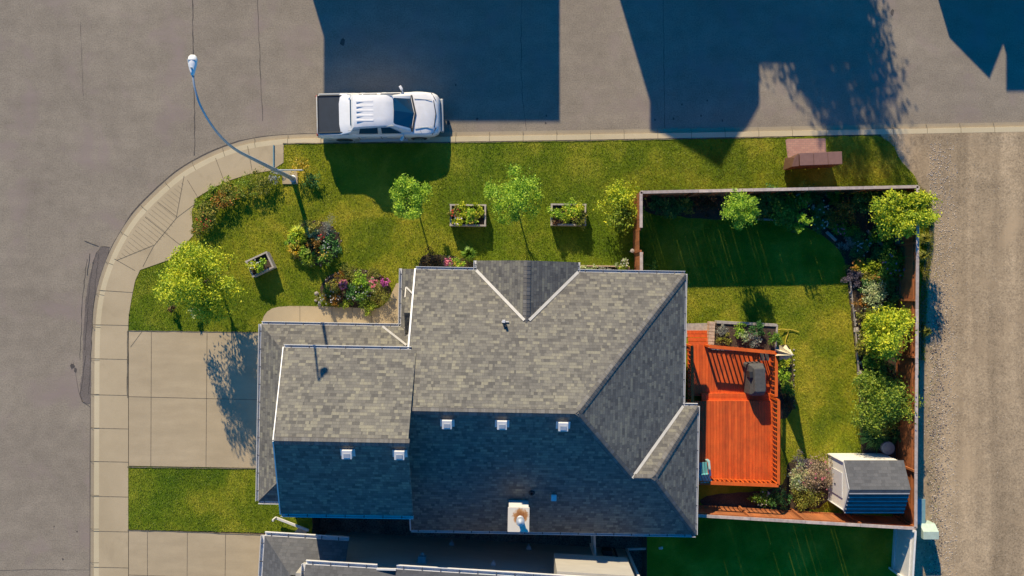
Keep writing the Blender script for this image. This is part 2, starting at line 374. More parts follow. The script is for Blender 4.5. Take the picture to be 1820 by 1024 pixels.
Bp = offset(Apath, .21); Cp = offset(Apath, .47)
def strip(mb, a, b, z0, z1=None):
    for i in range(len(a)-1):
        mb.face([(*a[i], z0), (*a[i+1], z0), (*b[i+1], z1 if z1 is not None else z0), (*b[i], z1 if z1 is not None else z0)])
g = MB(); strip(g, Apath, Bp, .004, .012); struct('gutter', g, M['gutter_concrete'])
g = MB(); strip(g, Bp, offset(Apath, .235), .012, .13); strip(g, offset(Apath, .235), Cp, .13); struct('kerb', g, M['kerb'])
# lot earth raised behind the kerb
lot = list(offset(Apath, .40)); lane_edge = pp([(1575, 236), (1590, 262), (1612, 298), (1640, 335), (1656, 380), (1660, 430), (1652, 500), (1645, 560), (1640, 700), (1640, 1100), (1640, 2900)])
cut = [p for p in lot if p.x <= P(1575, 236).x]
lotpoly = cut + [Vector((p.x, p.y)) for p in reversed(lane_edge)]
ylow = P(0, 914).y; xlo, xhi = P(556, 0).x, P(1640, 0).x
clip = [p for p in cut if p.y > ylow]+[Vector((P(173, 0).x, ylow)), Vector((P(1640, 0).x, ylow))]+[p for p in reversed(lane_edge) if p.y > ylow]; xm = P(1150, 0).x
g = MB(); g.face([(p.x, p.y, .10) for p in clip]); g.face([(P(175, 0).x, ylow, .10), (P(175, 0).x, -75, .10), (xlo, -75, .10), (xlo, ylow, .10)]); g.face([(xm, ylow, .10), (xm, -75, .10), (xhi, -75, .10), (xhi, ylow, .10)]); struct('lot_ground', g, M['earth'])
g = MB(); g.face([(xlo, ylow, .1), (xm, ylow, .1), (xm, ylow, -1.4), (xlo, ylow, -1.4)]); g.face([(xm, ylow, .1), (xm, -75, .1), (xm, -75, -1.4), (xm, ylow, -1.4)]); g.face([(xlo, ylow, .1), (xlo, -75, .1), (xlo, -75, -1.4), (xlo, ylow, -1.4)]); struct('shade_drop_wall', g, M['rock_mulch'])  # added drop in ground level, so more of the neighbour's wall falls in shade
g = MB(); g.face([(xlo, ylow, -1.3), (xm, ylow, -1.3), (xm, -75, -1.3), (xlo, -75, -1.3)]); struct('shade_drop_ground', g, M['rock_mulch'])  # floor of the added drop, lowered to deepen the shade beside it
g = MB()
le = chaikin(pp([(1562, 229), (1563, 243), (1590, 262), (1612, 298), (1634, 330), (1645, 380), (1640, 430), (1632, 500), (1625, 700), (1625, 1100), (1625, 2900)]), 1)
rt = [Vector((90, p.y)) for p in le]
le = [le[0]]+jitter(le[1:], .10, .35)[:-1]; le = [p for p in le if True]; le = le[:1]+sorted(le[1:], key=lambda p: -p.y); rt = [Vector((90, p.y)) for p in le]
lz = [.11+.017*max(0, min(1, (p.y-P(0, 264).y)/(P(0, 243).y-P(0, 264).y))) for p in le]
for i in range(len(le)-1): g.face([(*le[i], lz[i]), (*le[i+1], lz[i+1]), (*rt[i+1], lz[i+1]), (*rt[i], lz[i])])
struct('gravel_lane', g, M['gravel'])
# lawns
lawn_front = pp([(504, 256), (800, 254), (1180, 248), (1560, 241), (1576, 248), (1590, 262), (1600, 285), (1622, 308), (1634, 330), (1650, 372), (1652, 420), (1642, 470), (1636, 520), (1634, 700), (1628, 905), (1628, 913), (1238, 905), (1200, 905), (1200, 560), (1000, 560), (720, 560), (465, 620), (228, 590), (228, 560), (234, 530), (240, 500), (249, 480), (300, 462), (324, 440), (344, 418), (340.5, 376.5), (349, 352), (378, 334), (410, 320), (445, 309), (483, 303), (504, 289)], .12)
def flat(name, poly, z, mat, jit=0, kind='structure'):
    poly = jitter(poly, jit) if jit else poly
    g = MB(); g.face([(p[0], p[1], z) for p in poly]); return tag(g.build(name, mat), kind=kind)
flat('lawn', lawn_front, .12, M['lawn'], .025)
lawn_s = pp([(228, 828), (555, 832), (555, 949), (228, 941)], .12); flat('lawn', lawn_s, .12, M['lawn'], .02)
lawn_n = pp([(1150, 908), (1625, 908), (1625, 1500), (1150, 1500)], .12); flat('lawn', lawn_n, .117, M['lawn'])
# walks and driveways
D = [(504, 257), (504, 289), (483, 303), (445, 309), (410, 320), (378, 334), (349, 352), (340.5, 376.5), (344, 418), (324, 440), (300, 462), (249, 480), (240, 500), (234, 530), (229, 560), (228, 586), (228, 1060), (228, 2900)]
Dp = pp(D, .13); cc = [p for p in Cp if p.x <= P(504, 257).x+.01]
g = MB(); g.face([(p.x, p.y, .135) for p in [Vector((Dp[0].x, cc[0].y))]+cc+list(reversed(Dp))]); struct('pavement', g, M['concrete'])
flat('driveway', pp([(229, 587.5), (470, 591), (560, 591), (560, 832), (470, 832), (229, 828)], .13), .137, M['driveway'])
nd = pp([(229, 942), (480, 950), (480, 2900), (229, 2900)], .13); flat('driveway', nd, .137, M['driveway'])
fw = pp([(462, 600), (466, 566), (478, 550), (500, 544), (560, 544), (640, 547), (668, 551), (688, 538), (699, 515), (706, 500), (770, 500), (770, 600)], .13); flat('front_path', chaikin(fw, 1, True), .139, M['concrete'])
flat('side_path', pp([(1216, 575), (1268, 574), (1268, 592), (1216, 600)], .13), .139, M['timber'])
flat('paver_pad', pp([(1396, 249), (1400, 247), (1467, 246), (1470, 296), (1402, 300)], .13), .139, M['pavers'])
# joints
def line(mb, a, b, wd, z):
    a = P(*a, z); b = P(*b, z); n = Vector((-(b-a).y, (b-a).x, 0)).normalized()*wd/2
    mb.face([a-n, b-n, b+n, a+n])
g = MB(); zj = .1395
for y in (577, 637.5, 701.5, 761, 820, 882, 944, 1008, 1070): line(g, (161, y), (228, y+1.5), .022, zj)
for a, b in [((383, 281), (399, 324)), ((440, 260), (448, 303)), ((333, 320), (351, 350)), ((327, 313), (313.5, 386)), ((207, 463), (273, 436)), ((203, 460), (240, 481)), ((258, 386), (322, 437)), ((280, 359), (315, 386)), ((175, 516), (236, 520)), ((346, 363), (313.5, 387.5)), ((313.5, 387.5), (293, 413)), ((293, 413), (273, 437.5)), ((273, 437.5), (263, 456)), ((263, 456), (254, 474))]: line(g, a, b, .022, zj)
for k in range(1, 24):
    u = k/24; sD = 187*u; bul = 13*math.sin(u*math.pi); L_ = 31*sD/60 if sD < 60 else (35*(187-sD)/62 if sD > 125 else 33+6*math.sin((sD-60)/65*math.pi))
    a = (327-120*u-bul*.78+1.5, 319+144*u-bul*.62+1.2); b = (a[0]+.78*(L_+bul*.9), a[1]+.62*(L_+bul*.9)); line(g, a, b, .008, zj)
for a, b in [((269, 587), (268, 829)), ((368, 588), (366, 830)), ((229, 705), (470, 711)), ((232, 617), (252, 590)), ((262, 943), (262, 1100)), ((333, 945), (332, 1100)), ((401, 947), (399, 1100)), ((229, 1022), (470, 1030))]: line(g, a, b, .022, .141)
for x in (533, 590, 626, 660): line(g, (x, 543), (x, 600), .018, .143)
for i in range(6, len(Apath)-1, 1): pass
struct('pavement_joints', g, M['joint'])
g = MB(); d = 0; last = Apath[0]
for i in range(1, len(Apath)):
    seg = Apath[i]-Apath[i-1]; L_ = seg.length; s = 1.55-d
    while s < L_:
        q = Apath[i-1]+seg*(s/L_); nn = Vector((-seg.y, seg.x)).normalized(); tt = seg.normalized()*.009
        if abs(q.x) < 40 and abs(q.y) < 25:
            g.face([(*(q-tt), .016), (*(q+tt), .016), (*(q+tt+nn*.232), .136), (*(q-tt+nn*.232), .136)]); g.face([(*(q-tt+nn*.232), .1345), (*(q+tt+nn*.232), .1345), (*(q+tt+nn*.47), .1345), (*(q-tt+nn*.47), .1345)])
        s += 1.55
    d = (d+L_) % 1.55
struct('kerb_joints', g, M['joint'])
# cracks in the road
def wob(pts, wd, z, mb, amp=.02):
    pts = pp(pts); full = []
    for i in range(len(pts)-1):
        n = max(2, int((pts[i+1]-pts[i]).length/.25))
        for k in range(n): full.append(pts[i].lerp(pts[i+1], k/n))
    full.append(pts[-1]); full = [q+Vector((random.uniform(-amp, amp), random.uniform(-amp, amp))) for q in full]
    ws = [wd*random.uniform(.5, 1.3) for _ in full]
    for i in range(len(full)-1):
        t_ = (full[i+1]-full[i]).normalized(); n = Vector((-t_.y, t_.x))
        mb.face([(*(full[i]-n*ws[i]/2), z), (*(full[i+1]-n*ws[i+1]/2), z), (*(full[i+1]+n*ws[i+1]/2), z), (*(full[i]+n*ws[i]/2), z)])
g = MB(); z = .004
wob([(341, -60), (343, 60), (344, 130), (346, 200), (346, 277)], .045, z, g); wob([(456, -60), (460, 60), (463, 130), (467, 215)], .03, z, g)
wob([(143, 40), (146, 110), (148, 170)], .014, z, g); wob([(1177, -60), (1180, 80), (1181, 227)], .022, z, g); wob([(927, -60), (926, 110), (930, 190), (936, 232)], .02, z, g, .03)
wob([(0, 1014), (60, 1012), (159, 1013)], .014, z, g); wob([(130, 640), (138, 690), (146, 715)], .014, z, g); wob([(155, 460), (150, 500), (145, 560), (142, 640)], .03, z, g, .03)
struct('road_cracks', g, M['seal'])
g = MB(); al = [p-(p-q)*0 for p, q in zip(Apath, Bp)]
dark = [p for p in Apath if p.x < P(640, 0).x]
o1 = [p+(q-p)*(1.0 if (p.x > P(225, 0).x and p.x < P(430, 0).x) else .35) for p, q in zip(dark, offset(dark, -.055))]; g2 = [q+Vector((random.uniform(-.012, .012), random.uniform(-.012, .012))) for q in o1]
strip(g, g2, offset(dark, .008), .007); struct('road_edge_crack', g, M['seal'])
g = MB(); pa = pp([(196, 442), (186, 437), (176, 445), (168, 458), (160, 490), (154, 520), (150, 560), (147, 610), (147, 660), (141, 690), (146, 712), (160, 721), (161.5, 700), (162, 620), (164, 560), (172, 510), (185, 470)]); pa = jitter(chaikin(pa, 1, True), .02, .12)
g.face([(p.x, p.y, .0095) for p in pa]); struct('road_patch', g, M['asphalt_patch'])
g = MB()
for pts in ([(195, 440), (180, 438), (171, 450), (165, 468)], [(167, 462), (160, 500), (156, 540)], [(157, 548), (153, 590), (151, 622)], [(152, 632), (147, 676), (142, 700), (147, 714), (160, 723)], [(176, 452), (170, 500), (165, 560), (161, 640), (158, 700)], [(160, 450), (157, 470), (155, 490)], [(176, 437), (160, 432), (150, 428)]): wob(pts, .028, .013 if pts[0][0] < 200 and pts[0][1] > 400 else .0042, g, .02)
struct('road_cracks', g, M['seal'])
g = MB()
for pts in ([(229, 588), (300, 588.5), (465, 591)], [(229, 829), (455, 832)], [(229, 941), (330, 944), (480, 950)], [(229, 588), (229, 650), (229, 706)], [(504, 256), (650, 255), (800, 254.5), (1180, 248.5), (1396, 244)]): wob(pts, .045, .1475, g, .012)
struct('lawn_edges', g, M['joint'])
g = MB()
for x, y, r in [(609, 76, 6), (129, 651, 5), (134, 658, 4), (112, 994, 2), (96, 936, 1.5), (137, 945, 1.5), (1586, 22, 5), (810, 151, 2), (848, 212, 2.5), (797, 219, 3), (780, 222, 3), (970, 219, 2), (971, 206, 2), (1164, 213, 2), (1197, 211, 2), (1257, 179, 2), (1246, 206, 2), (1284, 214, 2), (1212, 186, 2)]:
    c = P(x, y); n = 9; g.face([(c.x+r/S*random.uniform(.6, 1.2)*math.cos(6.283*k/n)*.8, c.y+r/S*random.uniform(.6, 1.2)*math.sin(6.283*k/n)*1.2, .0045) for k in range(n)])
struct('road_stains', g, M['seal'])

# ------------------------------------------------------------------ roofs
HA = R(-1.0); HO = P(980, 715)
def roof_face(mb, pts, eave, down=None):
    """uv: u along the eave direction, v up the slope"""
    pts = [Vector(p) for p in pts]; e = Vector(eave).normalized(); n = (pts[1]-pts[0]).cross(pts[2]-pts[0]).normalized()
    if n.z < 0: n = -n; pts = pts[::-1]
    upv = n.cross(e).normalized()
    if upv.z < 0: upv = -upv
    mb.face(pts, [(p.dot(e)+20, p.dot(upv)+20) for p in pts])
def roof_solid(mb, faces):
    for pts, e in faces: roof_face(mb, pts, e)
def gutter(mb, a, b, out, wd=.12, zt=.0):
    """white K gutter along a eave edge, open trough seen as a pale lip"""
    a = Vector(a); b = Vector(b); o = Vector(out); z = Vector((0, 0, 1))
    d = (b-a).normalized()
    mb.beam(a+o*wd-z*.05, b+o*wd-z*.05, .02, .12); mb.beam(a+o*wd*.5-z*.115, b+o*wd*.5-z*.115, wd, .012); mb.beam(a+o*.012-z*.07, b+o*.012-z*.07, .02, .12)
def gutter_run(parent, a, b, out, wd=.12, step=.8):
    g = MB(); gutter(g, a, b, out, wd); gt = g.build('gutter', M['white'], parent)
    a = Vector(a); b = Vector(b); n = int((b-a).length/step)
    for k in range(n+1):
        q = a.lerp(b, (k+.4)/(n+1)); MB().beam(q-Vector((0, 0, .01)), q+Vector(out)*wd-Vector((0, 0, .005)), .035, .02).build('gutter_strap', M['spike'], gt)
house = thing('house', 'large grey shingle roofed bungalow with attached garage at the street corner', 'house', HO, HA)
EX, EY, EZ = (1, 0, 0), (0, 1, 0), 3.0
x0, x1, x2, yN, yS, yR, hr = -6.02, 5.45, 6.08, 5.97, -5.12, .425, 6.19
V = (3.10, -2.38, 3+2.74*(hr-3)/5.545); B = (3.95, -2.38, V[2]); Re = (.69, yR, hr); Rw = (x0, yR, hr)
pN = (hr-EZ)/(yN-yR)
g = MB()
roof_solid(g, [([(x0, yN, EZ), (x1, yN, EZ), Re, Rw], EX), ([(x1, yN, EZ), (x1, .35, EZ), V, Re], EY), ([(x1, .35, EZ), (x2, .35, EZ), B, V], EX),
               ([(x2, .35, EZ), (x2, yS, EZ), B], EY), ([(x0, yS, EZ), (x2, yS, EZ), B, V, Re, Rw], EX)])
main_roof = g.build('roof', M['shingle'], house); md = main_roof.modifiers.new('s', 'SOLIDIFY'); md.thickness = .07; md.offset = -1
# cross gable
ga, gb, gn = -3.44, .89, 6.38; gm = -1.30; gz = EZ+(gm-ga)*pN; gy = yN-(gz-EZ)/pN
g = MB(); roof_solid(g, [([(ga, gn, EZ+.012), (gm, gn, gz+.012), (gm, gy, gz+.012), (ga, yN, EZ+.012)], EY), ([(gb, gn, EZ+.012), (gm, gn, gz+.012), (gm, gy, gz+.012), (gb, yN, EZ+.012)], EY)])
o = g.build('roof', M['shingle'], house); md = o.modifiers.new('s', 'SOLIDIFY'); md.thickness = .05; md.offset = -1
tag(o, 'front cross gable roof')
# garage upper roof
gx0, gx1, gyn, gys = -11.04, -5.72, 2.69, -4.0; gr = (gyn+gys)/2; pG = .64; gze = EZ+(yN-gyn)*pN+.03; gzr = gze+(gyn-gr)*pG
g = MB(); roof_solid(g, [([(gx0, gyn, gze), (gx1, gyn, gze), (gx1, gr, gzr), (gx0+.27, gr, gzr)], EX), ([(gx0, gys, gze), (gx1, gys, gze), (gx1, gr, gzr), (gx0+.27, gr, gzr)], EX)])
o = g.build('roof', M['shingle'], house); md = o.modifiers.new('s', 'SOLIDIFY'); md.thickness = .06; md.offset = -1; tag(o, 'garage gable roof')
# skirt roof round the garage
sx, sn, ss, sz = -12.66, 3.50, -4.12, 2.6; wx, wy = -10.75, 2.25; sp_ = .5
g = MB(); dx = wx-sx; dy = sn-wy
roof_solid(g, [([(sx, sn, sz), (-6.0, sn, sz), (-6.0, wy, sz+dy*sp_), (sx+dy, wy, sz+dy*sp_)], EX),
               ([(sx, sn, sz), (sx, ss, sz), (wx, ss+dx, sz+dx*sp_), (wx, wy, sz+dx*sp_), (sx+dy, wy, sz+dy*sp_)], EY),
               ([(sx, ss, sz), (wx, ss, sz), (wx, ss+dx, sz+dx*sp_)], EX)])
o = g.build('roof', M['shingle'], house); md = o.modifiers.new('s', 'SOLIDIFY'); md.thickness = .05; md.offset = -1; tag(o, 'low skirt roof around the garage')
# porch roof strip with a little west gable
g = MB(); pz = 2.6; px0 = -6.66; pxe = -5.5
roof_face(g, [(px0, 5.98, pz), (px0, 2.6, pz), (pxe, 2.6, pz+.46), (pxe, 5.98, pz+.46)], EY)
c0 = 4.12; hw = 1.08
for s_ in (1, -1): roof_face(g, [(px0+.22, c0+s_*hw, pz+.10), (px0+.22, c0, pz+.68), (pxe, c0, pz+.68), (pxe, c0+s_*hw*.35, pz+.50)], EX)
g.build('roof', M['shingle'], house)['label'] = 'narrow entry porch roof'
def ln(a, b, wd=.05, lift=.02): MB().beam(Vector(a)+Vector((0, 0, lift)), Vector(b)+Vector((0, 0, lift)), wd, .015).build('valley_flashing', M['flash'], house)
ln((px0+.22, c0+hw, pz+.10), (-5.9, c0+hw*.55, pz+.42), .07, .05); ln((px0+.22, c0-hw, pz+.10), (-5.9, c0-hw*.55, pz+.42), .07, .05)
ln((px0+.20, c0+hw, pz+.09), (px0+.20, c0+hw*.6, pz+.33), .04, .03); ln((px0+.20, c0-hw, pz+.09), (px0+.20, c0-hw*.6, pz+.33), .04, .03)
ln((x1, .35, EZ), V, .12); ln((ga, yN, EZ), (gm-.08, gy+.1, gz-.03), .12, .03); ln((gb, yN, EZ), (gm+.12, gy+.1, gz-.03), .12, .03)
ln((-7.45, sn, sz), (-6.35, gyn+.05, sz+(sn-gyn)*sp_), .09)
# gutters & rake trim
g = MB(); s2 = MB()
for a, b, o_ in [((x0, yN, EZ), (ga, yN, EZ), EY), ((gb, yN, EZ), (x1, yN, EZ), EY), ((x1, yN, EZ), (x1, .35, EZ), EX), ((x1, .35, EZ), (x2, .35, EZ), EY), ((x2, .35, EZ), (x2, yS, EZ), EX),
                 ((x0, yS, EZ), (x2, yS, EZ), (0, -1, 0)), ((gx0, gyn, gze), (gx1-.2, gyn, gze), EY), ((gx0, gys, gze), (gx1, gys, gze), (0, -1, 0)), ((sx, sn, sz), (px0, sn, sz), EY), ((sx, sn, sz), (sx, ss, sz), (-1, 0, 0)),
                 ((sx, ss, sz), (wx, ss, sz), (0, -1, 0)), ((px0, 6.0, pz), (px0, 3.5, pz), (-1, 0, 0)), ((ga, gn, EZ), (ga, yN, EZ), (-1, 0, 0)), ((gb, gn, EZ), (gb, yN, EZ), EX)]:
    wd = .11 if b[1] > -5 else .09
    if o_ == EX: wd = .07
    gutter_run(house, a, b, o_, wd)
class RT:
    def beam(s, *a): MB().beam(*a).build('rake_trim', M['white'], house)
g = RT()
g.beam((x0-.02, yN, EZ-.03), (x0-.02, 2.7, EZ-.03+(yN-2.7)*pN), .07, .14); g.beam((x0-.02, yS, EZ-.03), (x0-.02, -4.0, EZ-.03+(1.12)*pN), .05, .14)
g.beam((gx0-.02, gyn, gze-.04), (gx0+.25, gr, gzr-.04), .04, .12); g.beam((gx0-.02, gys, gze-.04), (gx0+.25, gr, gzr-.04), .04, .12)

# ridge and hip caps
def caps(a, b, wd=.15):
    g = MB()
    a = Vector(a); b = Vector(b); L_ = (b-a).length; n = max(1, int(L_/.16)); d = (b-a)/n; side = d.cross(Vector((0, 0, 1))).normalized()
    for k in range(n):
        p = a+d*k; q = a+d*(k+1.35)
        for s_ in (-1, 1):
            dr = .07; u = side*s_*wd
            v4 = [p+Vector((0, 0, .012)), q+Vector((0, 0, .022)), q+u+Vector((0, 0, .022-dr)), p+u+Vector((0, 0, .012-dr))]
            if s_ < 0: v4 = v4[::-1]
            r0 = k*.31+s_; g.face(v4, [(r0, 3), (r0+.1, 3), (r0+.1, 3.08), (r0, 3.08)])
    g.build('ridge_cap', M['shingle_grey'], house)
caps(Rw, Re); caps((x1, yN, EZ), Re); caps(V, Re); caps(B, V); caps((x2, .35, EZ), B); caps((x2, yS, EZ), B); caps((gx0+.27, gr, gzr), (gx1, gr, gzr)); caps((gm, gn, gz), (gm, gy, gz)); caps((sx, ss, sz), (wx, ss+dx, sz+dx*sp_), .1)
# walls with openings suggested under the eaves
g = MB(); ov = .45
g.prism([(x0+ov, yN-ov), (x1-ov, yN-ov), (x1-ov, -.1), (x2-ov, -.1), (x2-ov, yS+ov), (x0+ov, yS+ov)], 0, EZ-.02)
g.prism([(ga+ov, gn-.4), (gb-ov, gn-.4), (gb-ov, yN-.6), (ga+ov, yN-.6)], 0, EZ-.02)
g.solid([(ga+ov, gn-.4, EZ-.02), (gb-ov, gn-.4, EZ-.02), (gm, gn-.4, gz-.25), (ga+ov, gy, EZ-.02), (gb-ov, gy, EZ-.02), (gm, gy, gz-.25)], [(0, 2, 1), (3, 4, 5), (0, 3, 5, 2), (1, 2, 5, 4)])
g.prism([(gx0+.3, gyn-.4), (gx1-.3, gyn-.4), (gx1-.3, gys+.4), (gx0+.3, gys+.4)], 0, gze-.02)
for xx in (gx0+.3, gx1-.36): g.solid([(xx, gyn-.4, gze-.02), (xx, gys+.4, gze-.02), (xx, gr, gzr-.08), (xx+.06, gyn-.4, gze-.02), (xx+.06, gys+.4, gze-.02), (xx+.06, gr, gzr-.08)], [(0, 1, 2), (5, 4, 3), (0, 2, 5, 3), (1, 4, 5, 2)])
g.prism([(sx+.45, sn-.45), (-6.3, sn-.45), (-6.3, 2.0), (wx-.1, 2.0), (wx-.1, ss+.25), (sx+.45, ss+.25)], 0, sz-.02)
g.solid([(x0+.4, yN-ov, EZ-.02), (x0+.4, yS+ov, EZ-.02), (x0+.4, yR, hr-.15), (x0+.5, yN-ov, EZ-.02), (x0+.5, yS+ov, EZ-.02), (x0+.5, yR, hr-.15)], [(0, 1, 2), (5, 4, 3), (0, 2, 5, 3), (1, 4, 5, 2)])
g.build('wall', M['siding'], house)
gd = MB().box((sx+.43, -.3, 1.1), (.05, 5.6, 2.1)).build('garage_door', M['white'], house)
for wxp in (-4.9, 3.4):
    f = MB().box((wxp, yN-ov+.03, 1.75), (1.5, .06, 1.2)).build('window', M['white'], house); MB().box((wxp, yN-ov+.065, 1.75), (1.34, .02, 1.04)).build('pane', M['glass'], f)
f = MB().box((gm, gn-.37, 1.7), (1.9, .06, 1.4)).build('window', M['white'], house); MB().box((gm, gn-.335, 1.7), (1.74, .02, 1.24)).build('pane', M['glass'], f)
f = MB().box((x2-ov+.03, -2.2, 1.85), (.06, 1.7, 2.1)).build('door', M['white'], house); MB().box((x2-ov+.065, -2.2, 1.9), (.02, 1.4, 1.8)).build('pane', M['glass'], f)
for yy in (5.75, 4.4): MB().tube([(-6.5, yy, 0), (-6.5, yy, 2.6)], .06, 8).build('porch_post', M['white'], house)
# roof vents, pipes, chimney
def hl(px, py, z):
    q = P(px, py, z)-HO; q.z = 0; a = -HA; return Vector((q.x*math.cos(a)-q.y*math.sin(a), q.x*math.sin(a)+q.y*math.cos(a), 0))
def zS(y, garage=False): return (gzr-(gr-y)*pG) if garage else (hr-(yR-y)*pN)
for vx, vy, ga_ in [(795, 748, 0), (892.5, 749, 0), (1001, 752, 0), (617.5, 801, 1), (710.5, 802.5, 1)]:
    c = hl(vx, vy, 6.0 if not ga_ else 6.9); zb = zS(c.y, ga_)
    v = MB(); v.box((0, 0, .02), (.56, .34, .03)); o = v.build('roof_vent', M['galv'], house); o.location = (c.x, c.y-.08, zb-.03); o.rotation_euler = (math.atan(pN), 0, 0)
    v = MB(); v.prism([(-.19, -.17), (.19, -.17), (.19, .17), (-.19, .17)], -.08, .16); h_ = v.build('hood', M['white'], o, .012); h_.location = (0, .0, .08); h_.rotation_euler = (-math.atan(pN)*.75, 0, 0)
    v = MB(); v.box((0, -.03, .165), (.24, .16, .02)); q_ = v.build('louvre', M['galv'], h_) if False else v.build('louvre', M['galv'], o); q_.location = (0, 0, .085); q_.rotation_euler = (-math.atan(pN)*.75, 0, 0)
c = hl(898, 574, 4.2); zb = EZ+(yN-c.y)*pN
v = MB().box((0, 0, 0), (.30, .05, .05)).box((-.06, .02, .12), (.12, .12, .26)); o = v.build('plumbing_vent', M['white'], house, .008); o.location = (c.x, c.y+.05, zb+.04)
v = MB().tube([(0, 0, 0), (.0, -.0, .3)], .05, 12); o = v.build('vent_pipe', M['black'], house); o.location = (c.x+.03, c.y-.1, zb)
c = hl(945, 877, 4.3); zb = zS(c.y); v = MB().lathe([(.13, -.05), (.13, .04), (.07, .06), (.07, .26), (.05, .26), (.05, .1)], n=14); v.build('vent_pipe', M['black'], house).location = (c.x, c.y, zb)
c = hl(984.5, 885, 4.3); zb = zS(c.y); v = MB().box((0, 0, 0), (.17, .17, .36)).box((0, -.02, .2), (.22, .26, .05)); v.build('exhaust_vent', M['white'], house, .01).location = (c.x, c.y, zb)
c = hl(921.5, 919, 4.75); cz = zS(c.y)
g = MB(); g.box((c.x, c.y-.0, (5.1+2.4)/2), (.80, .92, 5.1-2.4)); ch = g.build('chimney', M['white'], house, .01)
m_ch = M['rusty']; g = MB(); g.box((0, 0, .02), (.86, .98, .05)); cap = g.build('chimney_cap', m_ch, ch); cap.location = (c.x, c.y, 5.1)
m_ch.node_tree.nodes['Vector Math'].inputs[1].default_value = (.08, .14, .03)
g = MB().lathe([(.16, 0), (.12, .05), (.12, .25), (.17, .26), (.17, .32), (.12, .33), (.12, .42), (.15, .43), (.15, .50), (.03, .56)], n=18); g.build('flue', M['galv'], ch, smooth=False).location = (c.x+.07, c.y+.02, 5.13)
# downspout and splash block at the garage corner
ds = thing('downspout', 'white downspout extension lying over the paving by the garage corner', 'downspout', P(494, 917, .1))
a = P(495, 918, 2.9)-P(495, 917, 0); g = MB(); e_ = P(549, 944, .3)-P(495, 917, 0)
g.beam((-.02, .0, .75), (.0, .0, .30), .1, .08); g.beam((0, 0, .32), (e_.x, e_.y, .22), .11, .08); g.build('pipe', M['white'], ds, .01)
sb = thing('splash_pad', 'tan brick splash pad under the white downspout', 'paving', P(532, 948, .13)); MB().prism([(-.45, -.2), (.2, -.25), (.42, .2), (-.05, .25)], 0, .07).build('slab', M['brick'], sb, .01)

# ------------------------------------------------------------------ neighbour house to the south
NZ = -1.3; NA = R(-3.5); NO = P(1110, 976, NZ); NO.z = 0
nb = thing('house', 'neighbouring house with tall shaded grey siding wall at the bottom of the view', 'house', NO, NA)
g = MB(); g.prism([(-14.2, 0), (0, 0), (0, -11), (-12.3, -11), (-12.3, -2), (-14.2, -2)], NZ, 4.5); g.prism([(-10.2, 0), (0, 0), (0, -11), (-10.2, -11)], 4.5, 4.75); g.prism([(-15.5, -.15), (-12.3, -.15), (-12.3, -7), (-15.5, -7)], -.2, 2.7); g.prism([(-13.4, -.1), (-10.8, -.1), (-10.8, -7), (-13.4, -7)], 2.6, 4.5)
g.build('wall', M['siding_shaded'], nb)
g = MB(); g.prism([(-3.6, 0), (-.45, 0), (-.45, .75), (-3.6, .75)], 2.3, 4.6); g.build('bay', M['siding_shaded'], nb)
g = MB()
roof_solid(g, [([(-10.1, .48, 4.75), (.4, .48, 4.75), (.4, -5.5, 5.6), (-10.1, -5.5, 5.6)], EX), ([(-10.1, -11.4, 4.75), (.4, -11.4, 4.75), (.4, -5.5, 5.6), (-10.1, -5.5, 5.6)], EX)])
roof_solid(g, [([(-13.8, .4, 4.6), (-10.1, .4, 4.6), (-10.1, -3.5, 6.0), (-13.8, -3.5, 6.0)], EX), ([(-13.8, -7, 4.6), (-10.1, -7, 4.6), (-10.1, -3.5, 6.0), (-13.8, -3.5, 6.0)], EX)])
roof_solid(g, [([(-16.05, .87, 2.75), (-12.45, .87, 2.75), (-12.45, -.5, 3.4), (-14.7, -.5, 3.4)], EX), ([(-16.05, .87, 2.75), (-16.05, -7, 2.75), (-13.4, -7, 3.9), (-13.4, -2.2, 3.9), (-14.7, -.5, 3.4)], EY)])
o = g.build('roof', M['shingle_shed'], nb); md = o.modifiers.new('s', 'SOLIDIFY'); md.thickness = .05; md.offset = -1
g = MB(); s2 = MB()
for a, b, o_ in [((-10.1, .48, 4.75), (.4, .48, 4.75), EY), ((-13.8, .4, 4.6), (-10.9, .4, 4.6), EY), ((-13.8, .4, 4.6), (-13.8, -7, 4.6), (-1, 0, 0)), ((-16.05, .87, 2.75), (-12.45, .87, 2.75), EY), ((-16.05, .87, 2.75), (-16.05, -7, 2.75), (-1, 0, 0))]: gutter_run(nb, a, b, o_, .16)
MB().beam((-10.9, 0.4, 4.6), (-10.1, .48, 4.75), .07, .1).build('rake_trim', M['white'], nb)
g = MB(); g.beam((0.06, .06, NZ+.2), (0.06, .06, 5.1), .12, .10); g.beam((.06, .06, NZ+.2), (1.5, .62, .2), .1, .08); g.build('downspout', M['white'], nb)
for vx, vz, s_ in [(-9.3, 2.3, 1.4), (-6.2, 2.1, .7), (-8.2, -.3, .8), (-4.6, -.4, .8)]:
    v = MB().box((vx, .10*s_, vz), (.24*s_, .2*s_, .24*s_)).box((vx, .03, vz-.05), (.34*s_, .03, .34*s_)); v.tube([(vx, .2*s_, vz), (vx, .26*s_, vz-.08)], .06*s_, 10); v.build('wall_vent', M['pedestal_dark'] if s_ > 1 else M['galv'], nb, .01)
v = MB().box((-.95, .12, -.4), (.45, .22, .6)).tube([(-.55, .1, -.9), (-.55, .1, .2)], .05, 8); v.build('utility_meter', M['black'], nb, .01)
